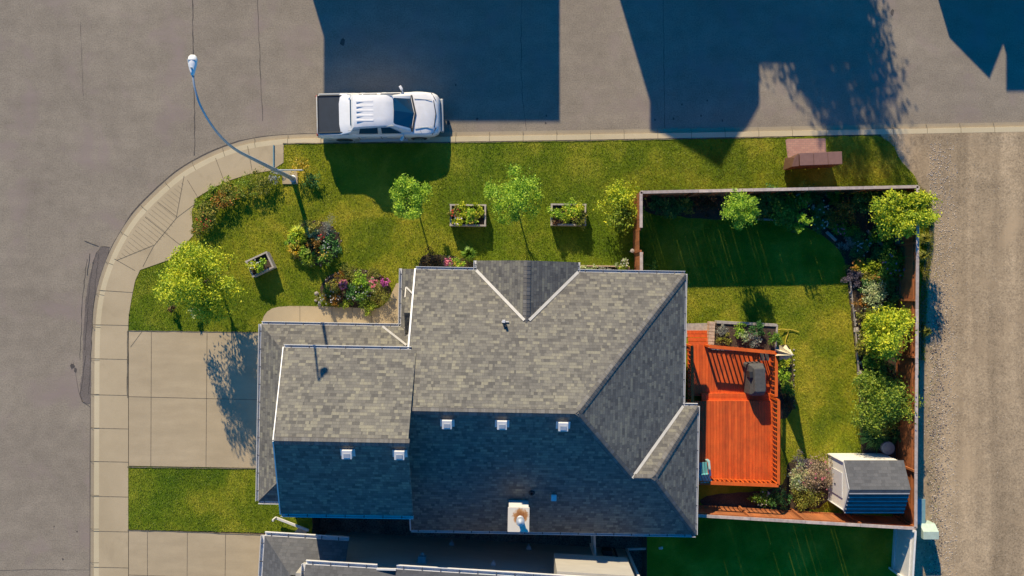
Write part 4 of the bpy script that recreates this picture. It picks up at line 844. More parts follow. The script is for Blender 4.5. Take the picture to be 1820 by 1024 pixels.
# ------------------------------------------------------------------ foliage
def leaves(centers, size, upb=.6, aspect=.5, outw=None):
    n = len(centers); c = np.asarray(centers)
    nm = rng.normal(size=(n, 3)); nm /= np.linalg.norm(nm, axis=1)[:, None]; nm[:, 2] = np.abs(nm[:, 2])*1.0+upb
    if outw is not None: nm += outw*.5
    nm /= np.linalg.norm(nm, axis=1)[:, None]
    r_ = rng.normal(size=(n, 3)); a = np.cross(nm, r_); a /= np.linalg.norm(a, axis=1)[:, None]; b = np.cross(nm, a)
    s_ = (size*rng.uniform(.6, 1.4, n))[:, None]
    v = np.empty((n, 4, 3)); v[:, 0] = c-a*s_*.5; v[:, 1] = c+b*s_*aspect*.5; v[:, 2] = c+a*s_*.5-np.array([0, 0, .15])*s_; v[:, 3] = c-b*s_*aspect*.5
    return v.reshape(-1, 3)
def crown_pts(rx, ry, rz, n, clumps, cs=.3, low=-.5, core=.25):
    d = rng.normal(size=(clumps, 3)); d /= np.linalg.norm(d, axis=1)[:, None]; d[:, 2] = np.where(d[:, 2] < low, -d[:, 2], d[:, 2])
    lump = (rng.uniform(.40, 1.12, clumps)*(1+.16*np.sin(2.7*np.arctan2(d[:, 1], d[:, 0])+rng.uniform(0, 6))))[:, None]
    cc_ = d*lump; idx = rng.integers(0, clumps, n); w_ = rng.uniform(.5, 1.3, clumps)
    p = cc_[idx]+rng.normal(size=(n, 3))*cs*w_[idx][:, None]*np.array([.55, .55, .5])
    k = rng.random(n) < core*.3; p[k] *= rng.uniform(.2, .8, k.sum())[:, None]
    return p*np.array([rx, ry, rz])
def tree(name, label, cat, base, crown, rad, leaf, size, n, clumps, trunk_h, group=None, cs=.3, off=(0, 0), tr=.06):
    q = P(*base, .12); t_ = thing(name, label, cat, q, 0, group); cz, rx, ry, rz = crown, *rad
    c = crown_pts(rx, ry, rz, n, clumps, cs); c += np.array([off[0], off[1], cz]); c = c[(c[:, 2] > .08) & (np.hypot(c[:, 0]-off[0], c[:, 1]-off[1]) < 1.18*max(rx, ry))]
    np_mesh('crown', leaves(c, size), 4, M['leaf_'+leaf], t_)
    g = MB(); g.tube([(0, 0, -.05), (.02, .01, trunk_h*.5), (off[0]*.5, off[1]*.5, trunk_h), (off[0], off[1], cz+rz*.55)], [tr*1.25, tr, tr*.85, tr*.25], 8)
    for k in range(9):
        a = k*2.4+random.random(); z0 = trunk_h+(cz-trunk_h)*random.uniform(0, .7)
        e = Vector((off[0]+rx*.72*math.cos(a), off[1]+ry*.72*math.sin(a), cz+rz*random.uniform(-.2, .6)))
        s0 = Vector((off[0]*.6, off[1]*.6, z0)); m_ = s0.lerp(e, .5)+Vector((0, 0, .1)); g.tube([s0, m_, e], [tr*.5, tr*.3, tr*.1], 5)
    g.build('trunk', M['bark'], t_); return t_
tree('garden_tree', 'large yellow green leafy tree beside the driveway', 'tree', (388, 500), 2.35, (1.55, 1.38, 1.25), 'yellow', .105, 17000, 48, .75, cs=.30, off=(.18, -.08))
tree('garden_tree', 'small round bright green tree left of the flower boxes on the front lawn', 'tree', (737, 358), 1.75, (.88, .88, .8), 'lime', .085, 5600, 22, .8, cs=.30, tr=.035)
tree('garden_tree', 'round green tree standing between the two wooden flower boxes', 'tree', (913, 356), 1.95, (1.12, 1.08, .95), 'lime', .085, 7800, 26, .9, cs=.30, tr=.04)
tree('garden_tree', 'small pale green round tree in the fence shade of the backyard', 'tree', (1294, 383), 2.05, (.90, .72, .75), 'lime', .08, 4800, 22, 1.0, cs=.30, tr=.035)
tree('garden_tree', 'spreading yellow leaved tree overhanging the backyard fence corner by the lane', 'tree', (1578, 385), 1.9, (1.35, .85, .8), 'yellow', .115, 11000, 28, .8, cs=.30, off=(-.2, .1))
tree('garden_tree', 'light green feathery tree touching the lane fence halfway down', 'tree', (1552, 583), 1.5, (1.1, 1.15, 1.05), 'yellow', .115, 9000, 34, .4, cs=.30)
tree('garden_tree', 'dense round olive bush-like tree below the feathery one by the lane fence', 'tree', (1545, 706), 1.25, (1.38, 1.25, .95), 'mid', .095, 12000, 46, .3, cs=.30)
# big street tree to the north
q = Vector((10.3, 25.5, .1)); bt_ = thing('street_tree', 'tall leafy tree across the road whose shadow reaches the mailbox', 'tree', q)
c = crown_pts(2.7, 2.2, 4.2, 27000, 150, .22, low=-1); c[:, 0] *= np.clip(1.1-.10*(c[:, 2]-1.0)/2, .25, 1.3); c += np.array([0, 0, 5.6]); np_mesh('crown', leaves(c, .22), 4, M['leaf_green'], bt_)
MB().tube([(0, 0, 0), (0, 0, 3), (.1, 0, 8)], [.22, .16, .05], 10).build('trunk', M['bark'], bt_)

def plant(label, px, py, r, h, leaf, size=.08, n=None, style='mound', flower=None, nf=24, fs=.05, cat='shrub', name='shrub', z=.14, group=None, fh=1.0):
    q = P(px, py, z+h*.55); q.z = z; r_ = r/S*1.02; t_ = thing(name, label, cat, q, 0, group)
    n = n or int(260*(r_/.4)**2*(.085/size)**1.3*2.3)+90; nf = max(8, int(nf*.5))
    if style == 'mound':
        c = crown_pts(r_, r_, h*.5, n, max(6, int(14*(r_/.4)**1.3)), .34, low=-.2); c[:, 2] += h*.52; c = c[c[:, 2] > 0]; lv = leaves(c, size)
        np_mesh('foliage', lv, 4, M['leaf_'+leaf], t_)
    else:
        k = max(30, int(n*.35)); a = rng.uniform(0, 6.283, k); el = rng.uniform(.15, 1.0, k); L_ = r_*rng.uniform(.7, 1.15, k)
        o_ = rng.normal(size=(k, 2))*r_*.12; dx_, dy_ = np.cos(a), np.sin(a); wd = (size*.16 if style == 'spike' else size*.45)
        v = np.zeros((k, 2, 4, 3)); mid = np.stack([o_[:, 0]+dx_*L_*.55, o_[:, 1]+dy_*L_*.55, h*(.45+.5*el)], 1); tip = np.stack([o_[:, 0]+dx_*L_, o_[:, 1]+dy_*L_, h*(.15+.6*el)], 1); base = np.stack([o_[:, 0], o_[:, 1], np.zeros(k)], 1)
        sd = np.stack([-dy_, dx_, np.zeros(k)], 1)*wd
        v[:, 0, 0] = base-sd*.5; v[:, 0, 1] = base+sd*.5; v[:, 0, 2] = mid+sd; v[:, 0, 3] = mid-sd; v[:, 1, 0] = mid-sd; v[:, 1, 1] = mid+sd; v[:, 1, 2] = tip+sd*.12; v[:, 1, 3] = tip-sd*.12
        np_mesh('foliage', v.reshape(-1, 3), 4, M['leaf_'+leaf], t_)
    g = MB()
    for k in range(5):
        a = k*1.26; g.tube([(0, 0, -.03), (r_*.3*math.cos(a), r_*.3*math.sin(a), h*.4), (r_*.55*math.cos(a), r_*.55*math.sin(a), h*.7)], [.012, .009, .004], 4)
    g.build('stem', M['bark'], t_)
    if flower:
        a = rng.uniform(0, 6.283, nf); rr_ = r_*np.sqrt(rng.uniform(0, 1, nf))*.9; fc_ = np.stack([rr_*np.cos(a), rr_*np.sin(a), h*fh*(1.02-.35*(rr_/r_)**2)+rng.uniform(-.02, .04, nf)], 1)
        pet = np.repeat(fc_, 5, 0)+rng.normal(size=(nf*5, 3))*fs*.28; np_mesh('flowers', leaves(pet, fs, 1.2, .8), 4, M['petal_'+flower], t_)
    return t_
def bed(name, pts, z=.13, mat='soil', jit=.03): return flat(name, chaikin(pp(pts, z), 2, True), z, M[mat], jit)
def ring(cx, cy, rx, ry, n=14): return [(cx+rx*math.cos(6.283*k/n), cy+ry*math.sin(6.283*k/n)) for k in range(n)]
bed('garden_bed', ring(560, 432, 47, 40)); bed('garden_bed', ring(632, 514, 64, 37)); pass
bed('garden_bed', [(745, 455), (770, 450), (845, 462), (845, 492), (745, 492)], mat='soil')
bed('garden_bed', [(1140, 346), (1142, 346), (1300, 346), (1590, 344), (1602, 344), (1602, 346), (1602, 360), (1600, 905), (1555, 905), (1530, 800), (1527, 740), (1522, 640), (1508, 520), (1500, 450), (1470, 425), (1440, 405), (1380, 385), (1280, 392), (1210, 385), (1142, 380)])
bed('garden_bed', [(1378, 612), (1408, 612), (1412, 690), (1408, 735), (1392, 745), (1380, 745)]); bed('garden_bed', [(1398, 822), (1420, 815), (1478, 818), (1478, 908), (1360, 908), (1250, 905), (1240, 880), (1370, 872), (1396, 860)])
bed('garden_bed', [(1200, 600), (1218, 600), (1218, 720), (1200, 720)])
HG = 'flowering hedge shrubs along the curved pavement'
for row in [
 ('pale silvery shrub at the foot of the street lamp', 488, 316, 13, .5, 'silver', .06, 'white'), ('yellow flowering shrub on the lawn right beside the lamp base', 536, 296, 15, .8, 'gold', .08, 'yellow'),
 ('dark green shrub tucked under the yellow flowering shrub', 556, 320, 15, .5, 'dark', .08, None),
 ('green hedge shrub next to the silvery plant', 464, 326, 21, .6, 'olive', .08, None), ('green hedge shrub second from the lamp', 438, 336, 20, .6, 'mid', .08, None),
 ('rust tinged hedge shrub in the middle of the pavement hedge', 412, 348, 19, .6, 'olive', .08, 'orange'), ('orange flowered hedge shrub', 391, 358, 18, .6, 'rust', .075, 'orange'),
 ('low green hedge shrub on the pavement side of the orange one', 378, 345, 17, .35, 'mid', .08, None), ('olive hedge shrub near the lower end of the hedge', 374, 376, 19, .6, 'olive', .08, 'yellow'),
 ('mid green hedge shrub on the pavement edge near the rust tinged one', 402, 332, 15, .35, 'mid', .08, None), ('low hedge shrub filling the inner side of the pavement bend', 362, 358, 16, .4, 'mid', .08, None), ('bushy olive hedge shrub with a few red leaves', 360, 392, 18, .6, 'olive', .08, 'red'), ('last hedge shrub, at the lower tip beside the pavement', 352, 410, 13, .5, 'olive', .075, 'orange')]:
    row = list(row); row[3] *= 1.0; row[4] *= .8
    plant(*row[:7], flower=row[7], nf=30, fs=.05, group=HG if 'hedge' in row[0] else None, n=int(700*(row[3]/20)**2))
for row in [
 ('yellow green grassy plant on the upper left of the round flower bed', 530, 418, 17, .45, 'yellow', .10, 'spike', None), ('gold grassy clump at the lower left of the round flower bed', 527, 444, 14, .4, 'gold', .10, 'spike', 'yellow'),
 ('olive plant on top of the round flower bed under the lamp shadow', 552, 402, 15, .5, 'olive', .08, 'mound', None), ('pale cabbage-like plant in the round flower bed', 553, 412, 10, .45, 'pale', .12, 'broad', None),
 ('silver grey mound in the round flower bed', 583, 408, 17, .5, 'silver', .04, 'mound', None), ('dark red flowering plant in the round flower bed', 574, 418, 9, .5, 'wine', .07, 'mound', 'red'),
 ('glossy dark plant with white blooms at the right of the round flower bed', 588, 438, 17, .55, 'dark', .09, 'mound', 'white'), ('green plant with pale tips low in the round flower bed', 578, 455, 15, .5, 'green', .08, 'mound', 'yellow'),
 ('orange flowered plant in the centre of the round flower bed', 559, 434, 13, .5, 'rust', .07, 'mound', 'orange'), ('leafy green plant at the bottom of the round flower bed', 548, 458, 15, .45, 'mid', .09, 'spike', None),
 ('white flowered ground plant at the left rock of the lower flower bed', 576, 532, 12, .3, 'olive', .06, 'mound', 'white'), ('low rust plant in the lower flower bed', 593, 528, 13, .35, 'rust', .06, 'mound', 'white'),
 ('pink rosette flower in the lower flower bed', 611, 506, 9, .5, 'wine', .07, 'mound', 'pink'), ('olive shrub along the top of the lower flower bed', 622, 492, 18, .4, 'olive', .07, 'mound', None),
 ('yellow green upright plant in the lower flower bed', 641, 496, 15, .6, 'lime', .08, 'mound', None), ('dark green plant in the middle of the lower flower bed', 628, 522, 14, .45, 'dark', .08, 'mound', 'white'),
 ('green plant with cream blooms in the lower flower bed', 648, 518, 15, .5, 'green', .08, 'mound', 'white'), ('magenta flower cluster at the right of the lower flower bed', 685, 502, 9, .5, 'wine', .06, 'mound', 'magenta'),
 ('fine grey green mound beside the front path', 681, 523, 19, .5, 'olive', .045, 'mound', None), ('green edging plant spilling onto the front path', 655, 545, 16, .35, 'mid', .07, 'mound', None), ('small leafy plant at the bottom middle of the lower flower bed', 617, 541, 12, .3, 'mid', .07, 'mound', None),
 ('leafy filler at the left of the pink rosette', 595, 510, 14, .35, 'olive', .07, 'mound', 'yellow'), ('green filler between the pink rosette and the rocks', 582, 518, 11, .3, 'mid', .07, 'mound', None), ('rusty leaved filler at the top left of the lower flower bed', 605, 492, 13, .35, 'rust', .07, 'mound', None), ('cream tinted filler right of the cream blooms', 665, 505, 13, .4, 'pale', .06, 'mound', 'pink'),
 ('dark red leaved shrub on the lawn under the driveway tree', 303, 546, 10, .45, 'wine', .07, 'mound', None), ('small leafy shrub with pale blooms under the driveway tree', 347, 553, 9, .4, 'pale', .07, 'mound', 'white'),
 ('yellow green filler on the left rim of the round flower bed', 524, 430, 13, .4, 'lime', .09, 'mound', 'yellow'), ('lime leafed filler low left in the round flower bed', 540, 452, 13, .4, 'lime', .09, 'mound', None), ('pale leafed filler in the upper middle of the round flower bed', 566, 420, 12, .4, 'pale', .09, 'mound', None),
 ('low sage plant at the top right of the lower flower bed', 664, 486, 12, .3, 'olive', .05, 'mound', None),
 ('dark red leaved shrub in front of the house corner', 768, 464, 17, .8, 'wine', .08, 'mound', None), ('round pink flower head by the house gutter', 796, 466, 8, .6, 'pale', .06, 'mound', 'pink'),
 ('yellow flowered plant right of the pink flower head', 815, 467, 10, .5, 'lime', .07, 'mound', 'yellow'), ('tall grassy plant in the shade of the left flower box', 833, 452, 13, .5, 'green', .1, 'spike', None),
 ('fern against the shaded west wall of the backyard', 1158, 476, 11, .4, 'green', .08, 'mound', None),
 ]:
    big = 60 if row[8] in ('pink', 'magenta', 'white', 'yellow') else 26
    plant(*row[:7], style=row[7], flower=row[8], nf=big if row[8] in ('pink', 'magenta') else 24, fs=.07 if row[8] in ('pink', 'magenta') else .05, name='garden_plant', cat='plant')
t_ = plant('large two toned yellow and green shrub against the outside of the side fence', 1103, 356, 31, 1.3, 'yellow', .10, n=3200); t2_ = plant('darker green shrub in front of the two toned one by the side fence', 1108, 384, 26, 1.1, 'mid', .11, n=2000)
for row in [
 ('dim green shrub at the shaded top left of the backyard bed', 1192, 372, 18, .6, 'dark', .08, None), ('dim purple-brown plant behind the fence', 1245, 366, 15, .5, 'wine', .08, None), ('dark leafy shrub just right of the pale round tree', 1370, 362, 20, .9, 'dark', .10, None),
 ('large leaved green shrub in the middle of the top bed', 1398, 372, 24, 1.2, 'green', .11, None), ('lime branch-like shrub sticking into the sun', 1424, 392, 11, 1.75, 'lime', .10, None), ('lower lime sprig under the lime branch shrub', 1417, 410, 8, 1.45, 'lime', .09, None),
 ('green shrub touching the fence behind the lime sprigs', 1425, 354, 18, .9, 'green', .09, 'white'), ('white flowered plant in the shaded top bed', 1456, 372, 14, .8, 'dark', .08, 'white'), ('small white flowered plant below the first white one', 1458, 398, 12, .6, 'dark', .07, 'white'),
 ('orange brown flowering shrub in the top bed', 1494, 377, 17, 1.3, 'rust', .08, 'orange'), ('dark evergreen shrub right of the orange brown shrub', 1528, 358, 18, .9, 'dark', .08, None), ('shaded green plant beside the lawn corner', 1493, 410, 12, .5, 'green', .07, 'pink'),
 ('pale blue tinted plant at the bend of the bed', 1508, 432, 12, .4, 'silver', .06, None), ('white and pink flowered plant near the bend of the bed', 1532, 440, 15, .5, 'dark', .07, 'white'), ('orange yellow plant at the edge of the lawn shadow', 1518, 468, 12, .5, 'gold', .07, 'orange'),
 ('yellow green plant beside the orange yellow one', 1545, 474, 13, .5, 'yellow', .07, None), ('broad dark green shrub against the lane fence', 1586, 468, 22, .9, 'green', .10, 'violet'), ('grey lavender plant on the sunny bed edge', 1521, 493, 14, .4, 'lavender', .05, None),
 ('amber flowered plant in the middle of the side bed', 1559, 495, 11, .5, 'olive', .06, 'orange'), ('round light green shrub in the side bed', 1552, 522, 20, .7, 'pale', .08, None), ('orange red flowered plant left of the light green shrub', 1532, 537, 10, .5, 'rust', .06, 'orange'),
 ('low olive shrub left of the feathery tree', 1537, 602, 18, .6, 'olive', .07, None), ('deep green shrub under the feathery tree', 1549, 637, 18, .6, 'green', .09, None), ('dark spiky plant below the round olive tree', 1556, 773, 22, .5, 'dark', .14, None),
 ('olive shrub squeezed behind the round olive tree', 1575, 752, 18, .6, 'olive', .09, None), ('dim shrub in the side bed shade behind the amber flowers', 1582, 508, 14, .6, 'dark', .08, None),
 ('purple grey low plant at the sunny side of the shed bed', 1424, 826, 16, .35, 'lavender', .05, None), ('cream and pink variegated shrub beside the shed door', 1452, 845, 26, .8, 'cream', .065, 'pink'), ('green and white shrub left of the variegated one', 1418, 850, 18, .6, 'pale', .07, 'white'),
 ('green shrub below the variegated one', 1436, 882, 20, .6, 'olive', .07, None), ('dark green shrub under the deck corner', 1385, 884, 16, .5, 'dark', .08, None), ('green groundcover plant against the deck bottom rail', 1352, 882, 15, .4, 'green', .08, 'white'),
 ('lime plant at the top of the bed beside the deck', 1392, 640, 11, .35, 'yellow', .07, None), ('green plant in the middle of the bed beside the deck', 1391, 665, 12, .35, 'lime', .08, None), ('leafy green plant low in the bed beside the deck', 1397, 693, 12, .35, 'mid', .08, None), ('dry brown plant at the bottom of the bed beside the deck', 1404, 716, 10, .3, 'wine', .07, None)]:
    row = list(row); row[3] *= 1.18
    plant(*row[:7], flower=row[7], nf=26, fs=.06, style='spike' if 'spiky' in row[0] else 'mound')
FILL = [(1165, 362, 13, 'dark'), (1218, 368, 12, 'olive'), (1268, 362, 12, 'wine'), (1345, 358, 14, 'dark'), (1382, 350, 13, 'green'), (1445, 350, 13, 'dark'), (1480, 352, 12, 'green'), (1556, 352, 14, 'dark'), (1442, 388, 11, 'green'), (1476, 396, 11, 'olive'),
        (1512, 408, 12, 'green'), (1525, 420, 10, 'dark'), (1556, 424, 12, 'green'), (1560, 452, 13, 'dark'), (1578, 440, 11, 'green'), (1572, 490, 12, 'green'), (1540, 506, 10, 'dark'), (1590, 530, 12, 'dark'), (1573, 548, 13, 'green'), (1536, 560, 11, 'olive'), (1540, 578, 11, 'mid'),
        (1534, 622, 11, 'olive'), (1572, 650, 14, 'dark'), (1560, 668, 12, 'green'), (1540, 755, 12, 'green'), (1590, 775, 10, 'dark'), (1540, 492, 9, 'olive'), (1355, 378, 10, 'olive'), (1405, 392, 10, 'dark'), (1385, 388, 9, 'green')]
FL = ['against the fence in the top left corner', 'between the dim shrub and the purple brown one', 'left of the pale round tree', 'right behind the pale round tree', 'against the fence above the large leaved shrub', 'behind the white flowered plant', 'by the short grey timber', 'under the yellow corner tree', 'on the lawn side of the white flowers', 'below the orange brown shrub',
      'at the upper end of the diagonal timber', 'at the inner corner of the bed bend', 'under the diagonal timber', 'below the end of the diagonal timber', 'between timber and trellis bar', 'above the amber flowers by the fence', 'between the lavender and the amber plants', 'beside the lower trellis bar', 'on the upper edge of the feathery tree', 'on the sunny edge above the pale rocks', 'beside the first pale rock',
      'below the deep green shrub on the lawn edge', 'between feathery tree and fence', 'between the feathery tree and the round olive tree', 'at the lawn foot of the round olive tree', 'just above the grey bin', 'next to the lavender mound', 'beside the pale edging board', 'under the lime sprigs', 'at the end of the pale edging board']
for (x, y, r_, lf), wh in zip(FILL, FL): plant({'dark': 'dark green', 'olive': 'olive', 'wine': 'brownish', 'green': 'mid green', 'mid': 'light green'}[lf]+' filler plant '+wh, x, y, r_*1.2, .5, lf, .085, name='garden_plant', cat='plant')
# climbers/weeds outside the lane fence
for i, (x, y, r_) in enumerate([(1640, 350, 12), (1650, 385, 11), (1645, 425, 11), (1640, 455, 10), (1647, 590, 9)]):
    plant(['rank weeds round the outer fence corner', 'weed clump on the lane verge below the fence corner', 'weed clump on the lane verge beside the yellow tree', 'thin weed clump on the lane verge where the fence shadow starts', 'straggly weed in the strip of fence shadow by the lane'][i], x, y, r_, .3, 'olive', .07, style='spike', name='weed', cat='weed', z=.12)

# ------------------------------------------------------------------ planter boxes
def planter(label, px, py, wx_, wy_, h, rot, names, leaf):
    q = P(px, py, h); t_ = thing('planter_box', label, 'planter', (q.x, q.y, .12), rot, None); g = MB(); th = .045
    for s_ in (-1, 1):
        MB().box((0, s_*(wy_/2-th/2), h/2), (wx_, th, h)).build('side', M['timber'], t_); MB().box((s_*(wx_/2-th/2), 0, h/2), (th, wy_-2*th, h)).build('side', M['timber'], t_)
    for s_ in (-1, 1):
        g.box((0, s_*(wy_/2-.03), h+.012), (wx_+.04, .075, .024)); g.box((s_*(wx_/2-.03), 0, h+.010), (.075, wy_-.08, .024))
    g.build('rim', M['timber'], t_); MB().box((0, 0, h-.14), (wx_-2*th, wy_-2*th, .06)).build('soil', M['soil'], t_)
    for (lab, dx_, dy_, r_, fl, sz) in names:
        v = Vector((dx_, dy_, 0)); v.rotate(Matrix.Rotation(rot, 3, 'Z')); pq = Vector((q.x, q.y, 0))+v
        p_ = plant(lab, 910, 512, r_*1.25, .38, {'pale': 'yellow', 'mid': 'lime'}.get(sz, sz), .085, style='mound', flower=fl, nf=18, fs=.06, name='box_plant', cat='plant', z=h-.02); p_.location = (pq.x, pq.y, h+.02-.02)
planter('grey wooden planter box turned at an angle on the left lawn', 463, 470, 1.05, .80, .50, R(25), [('leafy yellow green plant filling the left of the angled planter', -.16, .04, 10, 'white', 'pale'), ('small green plant in the right of the angled planter', .12, -.10, 8, None, 'mid')], None)
planter('wooden planter box with red flowers, left of the two on the front lawn', 832, 383, 1.62, .98, .50, R(-.5), [('red flowered plant in the left end of the left planter', -.58, .12, 9, 'red', 'olive'), ('tall yellow green plant second in the left planter', -.25, .15, 11, None, 'pale'), ('yellow flowered plant in the middle of the left planter', .12, -.05, 11, 'yellow', 'lime'), ('yellow green plant at the right end of the left planter', .42, .15, 10, None, 'pale'), ('low trailing plant at the lower left of the left planter', -.45, -.25, 8, 'white', 'pale')], None)
planter('wooden planter box crowded with green plants, right of the two on the front lawn', 1010, 382, 1.58, .98, .50, R(-.5), [('green plant in the left end of the right planter', -.52, .05, 11, None, 'lime'), ('leafy plant left of centre in the right planter', -.2, -.12, 11, None, 'pale'), ('yellow tipped plant right of centre in the right planter', .18, .10, 12, 'yellow', 'lime'), ('tall pale plant at the upper right of the right planter', .42, .24, 11, None, 'pale'), ('small wine coloured plant in the lower left of the right planter', -.55, -.28, 7, None, 'wine'), ('dark green plant at the lower right of the right planter', .5, -.22, 10, None, 'olive')], None)
q = P(1073, 480, .5); t_ = thing('planter_box', 'long low timber planter against the front wall of the house', 'planter', (q.x, q.y-.08, .12), R(-1)); g = MB()
for s_ in (-1, 1): MB().box((0, s_*.26, .2), (2.35, .05, .4)).build('side', M['brick'], t_); MB().box((s_*1.15, 0, .2), (.05, .47, .4)).build('side', M['brick'], t_)
MB().box((0, 0, .26), (2.24, .46, .05)).build('soil', M['soil'], t_)
for i, (x, lf) in enumerate([(-.95, 'pale'), (-.45, 'pale'), (.05, 'silver'), (.5, 'pale'), (.85, 'mid')]):
    p_ = plant(['pale plant at the left end of the wall planter', 'pale plant second in the wall planter', 'silvery plant in the middle of the wall planter', 'pale plant fourth in the wall planter', 'green plant at the right end of the wall planter'][i], 1073, 480, 10, .4, lf, .08, name='box_plant', cat='plant'); p_.location = (q.x+x, q.y-.04-x*.017, .4)
plant('tall pale sprig between the wall planter and the gate', 1110, 467, 8, .7, 'pale', .08, flower='white')
# bird bath stake
q = P(1123, 446, 1.0); t_ = thing('garden_stake', 'thin metal plant stake with a round head by the gate', 'ornament', (q.x, q.y, .12)); MB().tube([(0, 0, 0), (0, 0, 1.0)], .012, 6).build('stake', M['galv'], t_); MB().lathe([(.02, 1.0), (.09, 1.02), (.09, 1.04), (.02, 1.06)], n=14).build('head', M['timber'], t_)
# brick planter beside the deck
q = P(1320, 598, .3); bp = thing('brick_planter', 'raised planter with pale brick ends above the deck railing', 'planter', (q.x, q.y, .12), R(-3)); hx, hy = 1.48, .60
g = MB()
for k in range(8): g.box((-hx+.0, -hy+.08+k*.15, .22), (.26, .135, .44))
g.build('brick_end', M['brick'], bp); MB().box((.1, hy, .2), (2*hx-.2, .12, .42)).build('side', M['timber'], bp); MB().box((0, -hy-.02, .2), (2*hx, .09, .42)).build('side', M['timber'], bp); MB().box((hx, 0, .2), (.08, 2*hy, .40)).build('side', M['timber'], bp)
MB().box((0, 0, .33), (2*hx-.05, 2*hy-.1, .05)).build('soil', M['soil'], bp)
for row in [('grey green plant at the upper left of the brick planter', 1285, 588, 12, .3, 'silver', .06), ('dull green plant at the lower left of the brick planter', 1289, 606, 12, .3, 'olive', .07), ('bright green plant at the upper middle of the brick planter', 1311, 586, 12, .3, 'lime', .07),
            ('sage plant in the middle of the brick planter', 1322, 600, 11, .35, 'pale', .08), ('pale round leaved plant at the lower middle of the brick planter', 1341, 604, 12, .35, 'silver', .09), ('dark plant at the upper right of the brick planter', 1345, 586, 14, .35, 'dark', .08), ('green plant past the right end of the brick planter', 1376, 598, 12, .5, 'green', .07)]:
    plant(*row, name='garden_plant', cat='plant', z=.47)
# dry stalks
q = P(1385, 590, .3); t_ = thing('garden_hose', 'yellow garden hose trailing from the brick planter onto the lawn', 'hose', (q.x, q.y, .14)); c_ = chaikin([(-.25, .05, .25), (.2, .15, .1), (.5, .02, .03), (.35, -.3, .03), (.3, -.6, .05), (.55, -.95, .08), (.4, -.7, .02)], 3); MB().tube(c_, .018, 6).tube(chaikin([(.2, .12, .08), (.6, .1, .03), (.95, -.02, .03)], 2), .018, 6).build('hose', M['hose'], t_)
# edging timbers and stones
def timber(label, a, b, wd=.14, h=.16, z=.12, mat='timber'):
    A_ = P(*a, z); B_ = P(*b, z); t_ = MB().beam((0, 0, h/2), Vector(B_-A_)+Vector((0, 0, h/2)), wd, h).build('edging_timber', M[mat], None, .01); t_.location = A_; tag(t_, label, 'timber')
timber('blue grey diagonal timber in the shaded corner bed', (1540, 410), (1576, 445), .11, .14); timber('short grey timber near the fence in the shaded corner bed', (1466, 345), (1486, 358), .12, .14)
timber('pale edging board at the top of the shaded lawn', (1346, 390), (1378, 391), .08, .2); timber('grey edging timber at the lawn corner', (1468, 412), (1485, 428), .12, .12)
timber('upright grey trellis bar by the lane fence above the broad green shrub', (1592, 405), (1592, 436), .05, .35); timber('upright grey trellis bar by the lane fence below the broad green shrub', (1594, 497), (1594, 534), .05, .35)
timber('thin board edging along the sunny side of the bed', (1510, 500), (1519, 580), .05, .12); timber('thin board edging along the lower side bed', (1519, 582), (1525, 660), .05, .12)
def rock(x, y, r_, label, group=None, mat='stone', z=.13):
    n = 9; g = MB(); secs = []
    for zz, k in ((0, 1.0), (.35, 1.05), (.7, .75), (.9, .35)): secs.append([(r_*k*random.uniform(.8, 1.15)*math.cos(6.283*j/n), r_*k*random.uniform(.8, 1.15)*math.sin(6.283*j/n), zz*r_) for j in range(n)])
    loft(g, secs); o = g.build('stone', M[mat]); o.location = P(x, y, z); tag(o, label, 'stone', group); return o
for i in range(26):
    u = i/25; x = 1511+u*20+random.uniform(-2, 5); y = 505+u*175+random.uniform(-3, 3); rock(x, y, random.uniform(.03, .085), 'small weathered stone in the edging between the lawn and the side bed', 'edging stones of the side bed')
for x, y, r_, lb in [(1523, 588, .15, 'large pale rock on the lawn edge beside the feathery tree'), (1527, 597, .10, 'smaller pale rock just below the large one beside the feathery tree'), (1529, 664, .15, 'pale rock on the lawn edge above the round olive tree'), (1527, 677, .11, 'rounded pale rock touching the round olive tree')]: rock(x, y, r_, lb)
for i in range(12): rock(1411+random.uniform(-1, 1), 622+i*9, random.uniform(.03, .05), 'small grey stone edging the narrow bed beside the deck', 'edging stones beside the deck')
rock(563, 522, .10, 'upright grey rock at the left end of the lower flower bed'); rock(562, 534, .08, 'smaller grey rock under the upright one by the lower flower bed'); rock(568, 542, .08, 'pale rock on the front path corner of the lower flower bed')
for i in range(13):
    a = math.pi*(1.18+.62*i/12); rock(632+62*math.cos(a), 517+36*math.sin(a), random.uniform(.03, .05), 'thin edging stone round the top of the lower flower bed', 'edging stones of the lower flower bed')
for i in range(16):
    a = -math.pi*.62+math.pi*1.75*i/15; rock(560+47*math.cos(a), 433+40*math.sin(a), random.uniform(.03, .055), 'dark edging stone round the round flower bed', 'edging stones of the round flower bed', 'rock_mulch')
# gravel stones, stuff
ico = np.array([(1, 0, 0), (0, 1, 0), (-1, 0, 0), (0, -1, 0), (0, 0, 1)], float); tri = [(0, 1, 4), (1, 2, 4), (2, 3, 4), (3, 0, 4)]
def stones(name, xs, ys, sz, mat, z):
    n = len(xs); v = np.zeros((n, 4, 3, 3)); a = rng.uniform(0, 6.283, n); ca, sa = np.cos(a), np.sin(a)
    k = (rng.uniform(.6, 1.3, (n, 5))*sz[:, None])
    for ti, tr_ in enumerate(tri):
        for vi, ix in enumerate(tr_):
            p = ico[ix]; X = p[0]*k[:, ix]; Y = p[1]*k[:, ix]; v[:, ti, vi, 0] = xs+X*ca-Y*sa; v[:, ti, vi, 1] = ys+X*sa+Y*ca; v[:, ti, vi, 2] = z+p[2]*k[:, ix]*.6
    return tag(np_mesh(name, v.reshape(-1, 3), 3, M[mat]), kind='stuff')
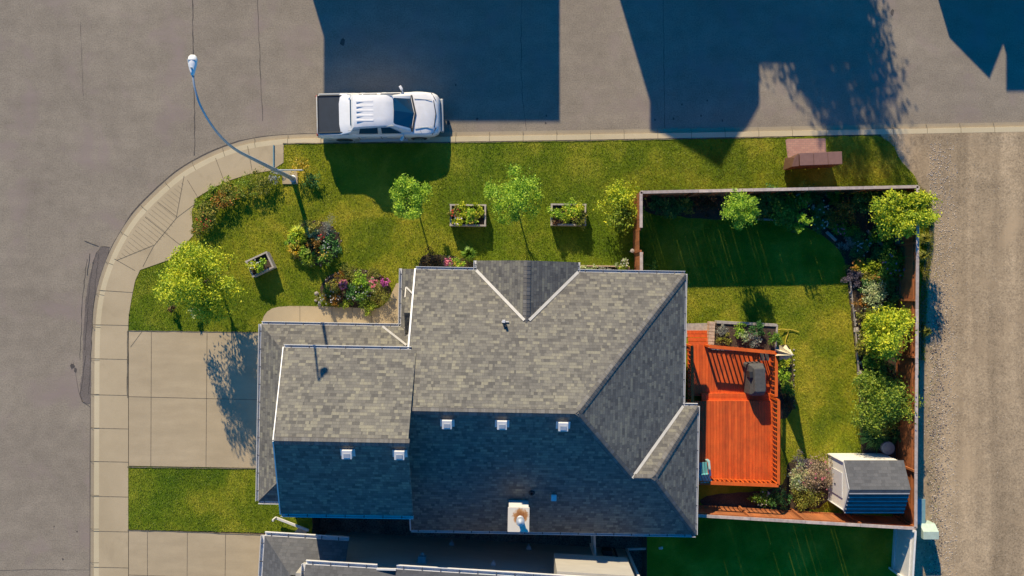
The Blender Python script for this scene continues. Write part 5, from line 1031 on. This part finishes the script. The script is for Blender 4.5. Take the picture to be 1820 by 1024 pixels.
n = 9000; px_ = 1660+np.abs(rng.normal(0, 26, n)); px_ = np.where(rng.random(n) < .5, rng.uniform(1640, 2100, n), px_-10); py_ = rng.uniform(240, 1200, n)
k = px_ > np.interp(py_, [236, 262, 298, 335, 380, 430, 500, 560, 1200], [1578, 1594, 1616, 1642, 1660, 1662, 1654, 1642, 1636]); px_, py_ = px_[k], py_[k]
m_, t_, b_ = newmat('loose_stones'); c = ramp(t_, t_.nodes.new('ShaderNodeNewGeometry').outputs['Random Per Island'], [(0, (.17, .13, .10)), (.5, (.36, .30, .24)), (1, (.58, .52, .45))]); t_.links.new(c, b_.inputs['Base Color']); b_.inputs['Roughness'].default_value = .9; M['loose'] = m_
sz_ = rng.uniform(.008, .028, len(px_))*np.where(px_ < 1700, 1.35, .8)
stones('gravel_stones', (px_-910)/S, (512-py_)/S, sz_, 'loose', .112)
n = 420; t__ = rng.normal(0, 10, n); stones('gravel_stones', (1664+t__-910)/S, (512-rng.uniform(520, 1030, n))/S, rng.uniform(.03, .055, n), 'rock_mulch', .11)

# ------------------------------------------------------------------ grass blades
def pxpoly(lst): return [((a-910)/S, (512-b)/S) for a, b in lst]
excl = [pxpoly(x) for x in ([(718, 480), (1205, 486), (1205, 560), (1225, 600), (1390, 610), (1390, 870), (1225, 890), (1200, 940), (500, 915), (462, 595), (700, 595)], [(229, 587.5), (470, 591), (560, 591), (560, 830), (229, 828)],
        [(462, 600), (466, 566), (480, 548), (500, 544), (640, 547), (668, 551), (690, 536), (702, 510), (720, 478), (770, 480), (770, 600)], [(1396, 248), (1468, 246), (1470, 296), (1402, 300)], [(1216, 575), (1268, 574), (1380, 580), (1380, 612), (1216, 612)],
        [(1142, 350), (1600, 350), (1600, 905), (1555, 905), (1532, 800), (1528, 740), (1524, 640), (1510, 520), (1500, 450), (1470, 425), (1440, 405), (1380, 388), (1280, 394), (1210, 388), (1142, 380)], [(1398, 822), (1478, 818), (1478, 908), (1250, 905), (1240, 885), (1396, 870)], [(1475, 808), (1610, 808), (1610, 905), (1475, 905)], ring(560, 432, 45, 38), ring(632, 514, 62, 35))]
fp = [tuple(p) for p in lawn_front]; sp2 = [tuple(p) for p in lawn_s]; np3 = [tuple(p) for p in lawn_n]
xs = []; ys = []; hs_ = []; zs_ = []
wd_poly = pxpoly([(1634, 332), (1650, 350), (1657, 390), (1656, 440), (1648, 500), (1644, 560), (1640, 640), (1634, 640), (1634, 400)]); wd2 = pxpoly([(1480, 290), (1560, 243), (1582, 243), (1600, 285), (1628, 320), (1630, 331), (1480, 333)])
for poly, dens in ((fp, 900), (sp2, 900), (np3, 250), (wd_poly, 1500), (wd2, 300), (pxpoly([(1640, 335), (1668, 360), (1672, 450), (1664, 560), (1668, 1030), (1640, 1030), (1640, 600)]), 60)):
    pa = np.array(poly); lo, hi = pa.min(0), pa.max(0); lo = np.maximum(lo, [-25, -14]); hi = np.minimum(hi, [25, 12]); n = int((hi[0]-lo[0])*(hi[1]-lo[1])*dens)
    x = rng.uniform(lo[0], hi[0], n); y = rng.uniform(lo[1], hi[1], n); k = inpoly(x, y, poly)
    for e in excl: k &= ~inpoly(x, y, e)
    xs.append(x[k]); ys.append(y[k]); hs_.append(np.full(k.sum(), 1.0 if dens in (900, 250, 60) else 2.6)); zb_ = .12; zs_.append(np.full(k.sum(), zb_))
x = np.concatenate(xs); y = np.concatenate(ys); n = len(x)
a = rng.uniform(0, 6.283, n); wd = rng.uniform(.007, .015, n); hh = rng.uniform(.02, .05, n)*np.concatenate(hs_); zz_ = np.concatenate(zs_); ln_ = rng.normal(0, .035, (n, 2))
v = np.zeros((n, 3, 3)); v[:, 0, 0] = x-np.cos(a)*wd; v[:, 0, 1] = y-np.sin(a)*wd; v[:, 1, 0] = x+np.cos(a)*wd; v[:, 1, 1] = y+np.sin(a)*wd; v[:, :2, 2] = zz_[:, None]; v[:, 2, 0] = x+ln_[:, 0]; v[:, 2, 1] = y+ln_[:, 1]; v[:, 2, 2] = zz_+hh
tag(np_mesh('lawn_grass', v.reshape(-1, 3), 3, M['blades']), kind='stuff'); print('blades', n)
